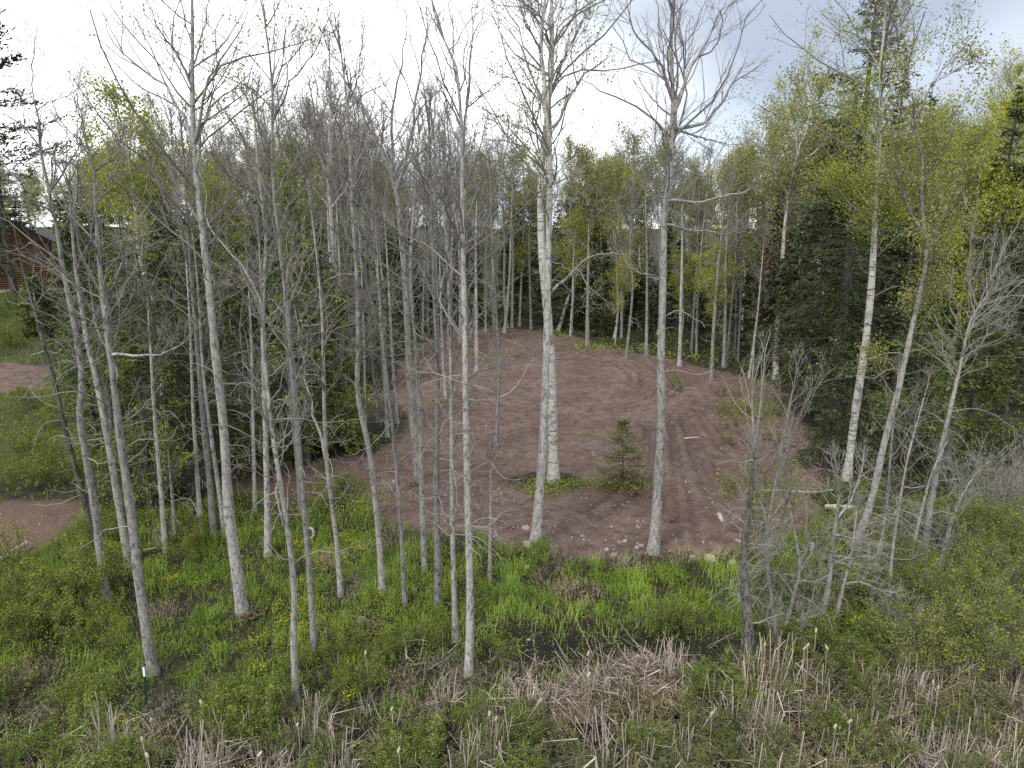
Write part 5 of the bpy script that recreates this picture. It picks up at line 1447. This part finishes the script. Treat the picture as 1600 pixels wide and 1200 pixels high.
stick('fallen_log', 'mossy fallen log lying in the shade behind the clearing', 'log', "930,498 975,503 1010,505", 4, 'bark_dark', 0.2)
stick('fallen_log', 'pale fallen pole lying in the shade behind the broken tree', 'log', "950,508 1000,500", 2.5, 'bark2', 0.25)
stick('fallen_log', 'broken branch resting in the grass left of the tall straight tree', 'log', "225,865 248,860", 3, 'wood_pale', 0.1)
stick('stick', 'thin pale stick leaning by the crooked grey tree foot', 'stick', "157,955 163,945", 3, 'wood_pale', 0.25)
rock(826, 1000, 7, 3, 'little pale stone at the marsh edge left of the hollow')

def stump(u, v, wpx, hpx):
    g = ground_at(u, v); d = g[1] * CP + (CAM_H - g[2]) * SP; k = d / F
    root = thing('birch_stump', 'short white birch stump with black top in the grass at right', 'stump', g)
    b = MB(); p = np.array([[0, 0, -0.05], [0.01, 0, hpx * k * 0.5], [-0.03, 0, hpx * k]]); tubes(b, resample(p, 5)[None], np.linspace(1.15, 0.9, 5)[None] * wpx * k / 2, 10)
    link('trunk', b.mesh('trunk', M['birch'], smooth=True), root)
    b = MB(); p = np.array([[-0.03, 0, hpx * k + 0.002], [-0.06, 0.01, hpx * k * 1.25]]); tubes(b, resample(p, 3)[None], np.array([[0.95, 0.8, 0.25]]) * wpx * k / 2, 8)
    link('rotten_top', b.mesh('rotten_top', M['bark_dark']), root)
stump(1268, 864, 7, 20)
def hollow_ring(u, v, rpx):
    g = at_depth(u, v, ground_at(492, 1032)[1] + 0.12)
    d = g[1] * CP + (CAM_H - g[2]) * SP; R0 = rpx * d / F
    b = MB(); n = 20; a = np.linspace(0, 2 * np.pi, n + 1)
    p = np.stack([np.cos(a) * R0 * 0.72, np.sin(a) * 0.02, np.sin(a) * R0 * 1.15], 1); tubes(b, p[None], np.full((1, n + 1), R0 * 0.26), 7)
    thing('branch_ring', 'pale curled ring of wood on the right side of the slim grey tree', 'branch', g, mesh=b.mesh('branch_ring', M['wood_pale'], smooth=True))
hollow_ring(485, 833, 7)

def t_post():
    g = ground_at(231, 1105); top = at_depth(224, 1043, g[1]); base = g.copy()
    root = thing('fence_post', 'dark green steel fence post with white painted tip in the meadow', 'post', base)
    v = top - base; H = v[2]
    def seg(name, f0, f1, mat):
        b = MB()
        for (x0, x1, y0, y1) in ((-0.022, 0.022, -0.004, 0.003), (-0.004, 0.004, 0.0035, 0.032)):
            q = []
            for f in (f0, f1):
                c = v * f
                q += [(c[0] + x0, c[1] + y0, c[2]), (c[0] + x1, c[1] + y0, c[2]), (c[0] + x1, c[1] + y1, c[2]), (c[0] + x0, c[1] + y1, c[2])]
            b.add(q, [(0, 1, 2, 3), (7, 6, 5, 4), (0, 4, 5, 1), (1, 5, 6, 2), (2, 6, 7, 3), (3, 7, 4, 0)])
        link(name, b.mesh(name, M[mat]), root)
    seg('shaft', -0.1, 0.78, 'post_green'); seg('tip', 0.78, 1.0, 'white')
    b = MB()
    for f in np.linspace(0.2, 0.7, 7):
        c = v * f; box(b, c[0] - 0.010, c[0] + 0.010, c[1] - 0.014, c[1] - 0.0045, c[2] - 0.008, c[2] + 0.008)
    link('studs', b.mesh('studs', M['post_green']), root)
t_post()

# ------------------------------------------------------------------ labels that say which one
LM = [(240, 1052, 'the lowest rooted straight grey tree'), (228, 1090, 'the white tipped post'), (168, 942, 'the crooked tree with the S bend'), (380, 962, 'the stout tree with brown litter'),
      (463, 1100, 'the forked tree by the reeds'), (492, 1032, 'the slim tree with the ring'), (598, 925, 'the kinked trunk'), (684, 950, 'the rough barked upright tree'), (732, 1052, 'the frontmost central tree'),
      (836, 848, 'the big grey aspen'), (1021, 862, 'the lone thick tree'), (1000, 1072, 'the brown reed heap'), (1172, 1045, 'the black rotting trunk'), (1280, 990, 'the lichen spotted alder'),
      (1325, 750, 'the white birch at right'), (1443, 877, 'the broom topped tree'), (1464, 905, 'the alder with two feet'), (972, 757, 'the little young fir'), (392, 735, 'the full green fir'),
      (60, 457, 'the log cabin'), (1212, 592, 'the pale leaning birch'), (1300, 668, 'the giant dark spruce'), (862, 752, 'the papery birch'), (918, 541, 'the pale broken tree'), (1270, 864, 'the white birch stump'),
      (1110, 874, 'the pale flat rock'), (1543, 520, 'the birch at the right edge'), (872, 517, 'the leaning grey trunk'), (655, 750, 'the tall dark forked tree'), (480, 720, 'the tall conical fir'), (1195, 585, 'the rust brown fir'),
      (565, 970, 'the white grey rock'), (765, 908, 'the broken stem'), (1300, 798, 'the birch log')]
SHORT = {'leafing trees of the forest behind': ('leafing forest tree', 90), 'bare trees of the forest behind': ('bare forest tree', 90), 'spruces of the forest behind': ('dark forest spruce', 90),
         'leafy green shrubs in the meadow': ('leafy green shrub', 150), 'yellow green alder bushes': ('yellow green alder bush', 150), 'thicket shrubs on the right': ('leafy thicket shrub', 170), 'leafless grey shrubs': ('bare grey shrub', 170),
         'wiry marsh shrubs': ('wiry marsh shrub', 170), 'clumps of dead cattails in the marsh': ('clump of dead cattails', 170), 'cattail stalks with fluffy heads': ('fluffy headed cattail', 170),
         'clumps of yellow marsh marigolds': ('clump of yellow marigolds', 130), 'small loose stones on the dirt': ('small loose stone', 140), 'slim trunks round the clearing': ('slim grey trunk', 110)}
bpy.context.view_layer.update()
def where(u, v):
    a = 'far left' if u < 120 else 'left' if u < 330 else 'left of centre' if u < 600 else 'middle' if u < 860 else 'right of centre' if u < 1120 else 'right' if u < 1380 else 'far right'
    return a
for grp, (short, reach) in SHORT.items():
    items = [o for o in COL.objects if o.get('group') == grp]
    pos = {}
    for o in items:
        u, v, d = project(o.location.x, o.location.y, o.location.z); pos[o.name] = (float(u), float(v), float(d))
    done = set()
    for (lu, lv, ph) in LM:
        for word, du, dv in (('just left of', -1, 0), ('just right of', 1, 0), ('just in front of', 0, 1), ('just behind', 0, -1)):
            best = None
            for o in items:
                if o.name in done: continue
                a, c = pos[o.name][0] - lu, (pos[o.name][1] - lv) * 1.6
                m = a * du + c * dv; side = abs(a * dv) + abs(c * du)
                if 6 < m < reach and side < m * 0.9 and (best is None or m < best[0]): best = (m, o)
            if best: best[1]['label'] = f"{short} {word} {ph}"; done.add(best[1].name)
    scs = sorted(o.scale[2] for o in items); lo_, hi_ = scs[len(scs) // 3], scs[(2 * len(scs)) // 3]
    for o in items:
        if o.name in done: continue
        u, v, d = pos[o.name]
        size = '' if 'trunk' in short or lo_ == hi_ else 'small ' if o.scale[2] < lo_ else 'large ' if o.scale[2] > hi_ else ''
        b = o['label'].split(' in the forest')[0].split(' growing')[0].split(' on the right')[0].split(' in the meadow')[0].split(' among the')[0].split(' at the meadow')[0]
        if 'forest' in grp: tail = f"{'deep in the forest' if d > 82 else 'near the front of the forest'} at the {where(u, v)}"
        elif 'round' in grp: tail = f"at the {where(u, v)}"; b = 'slim grey trunk at the wooded rim'
        else: tail = f"{'beyond the meadow' if v < 830 else 'in the upper meadow' if v < 960 else 'in the lower meadow' if v < 1080 else 'near the bottom edge'} at the {where(u, v)}"
        o['label'] = ' '.join(f"{size}{' '.join(b.split()[:7])} {tail}".split()[:16])

tri = sum(len(o.data.loops) - 2 * len(o.data.polygons) for o in {o.data.name: o for o in scene.objects if o.type == 'MESH'}.values())
print("TRIANGLES", tri, "OBJECTS", len(scene.objects), "GREEN", n_green, cnt)
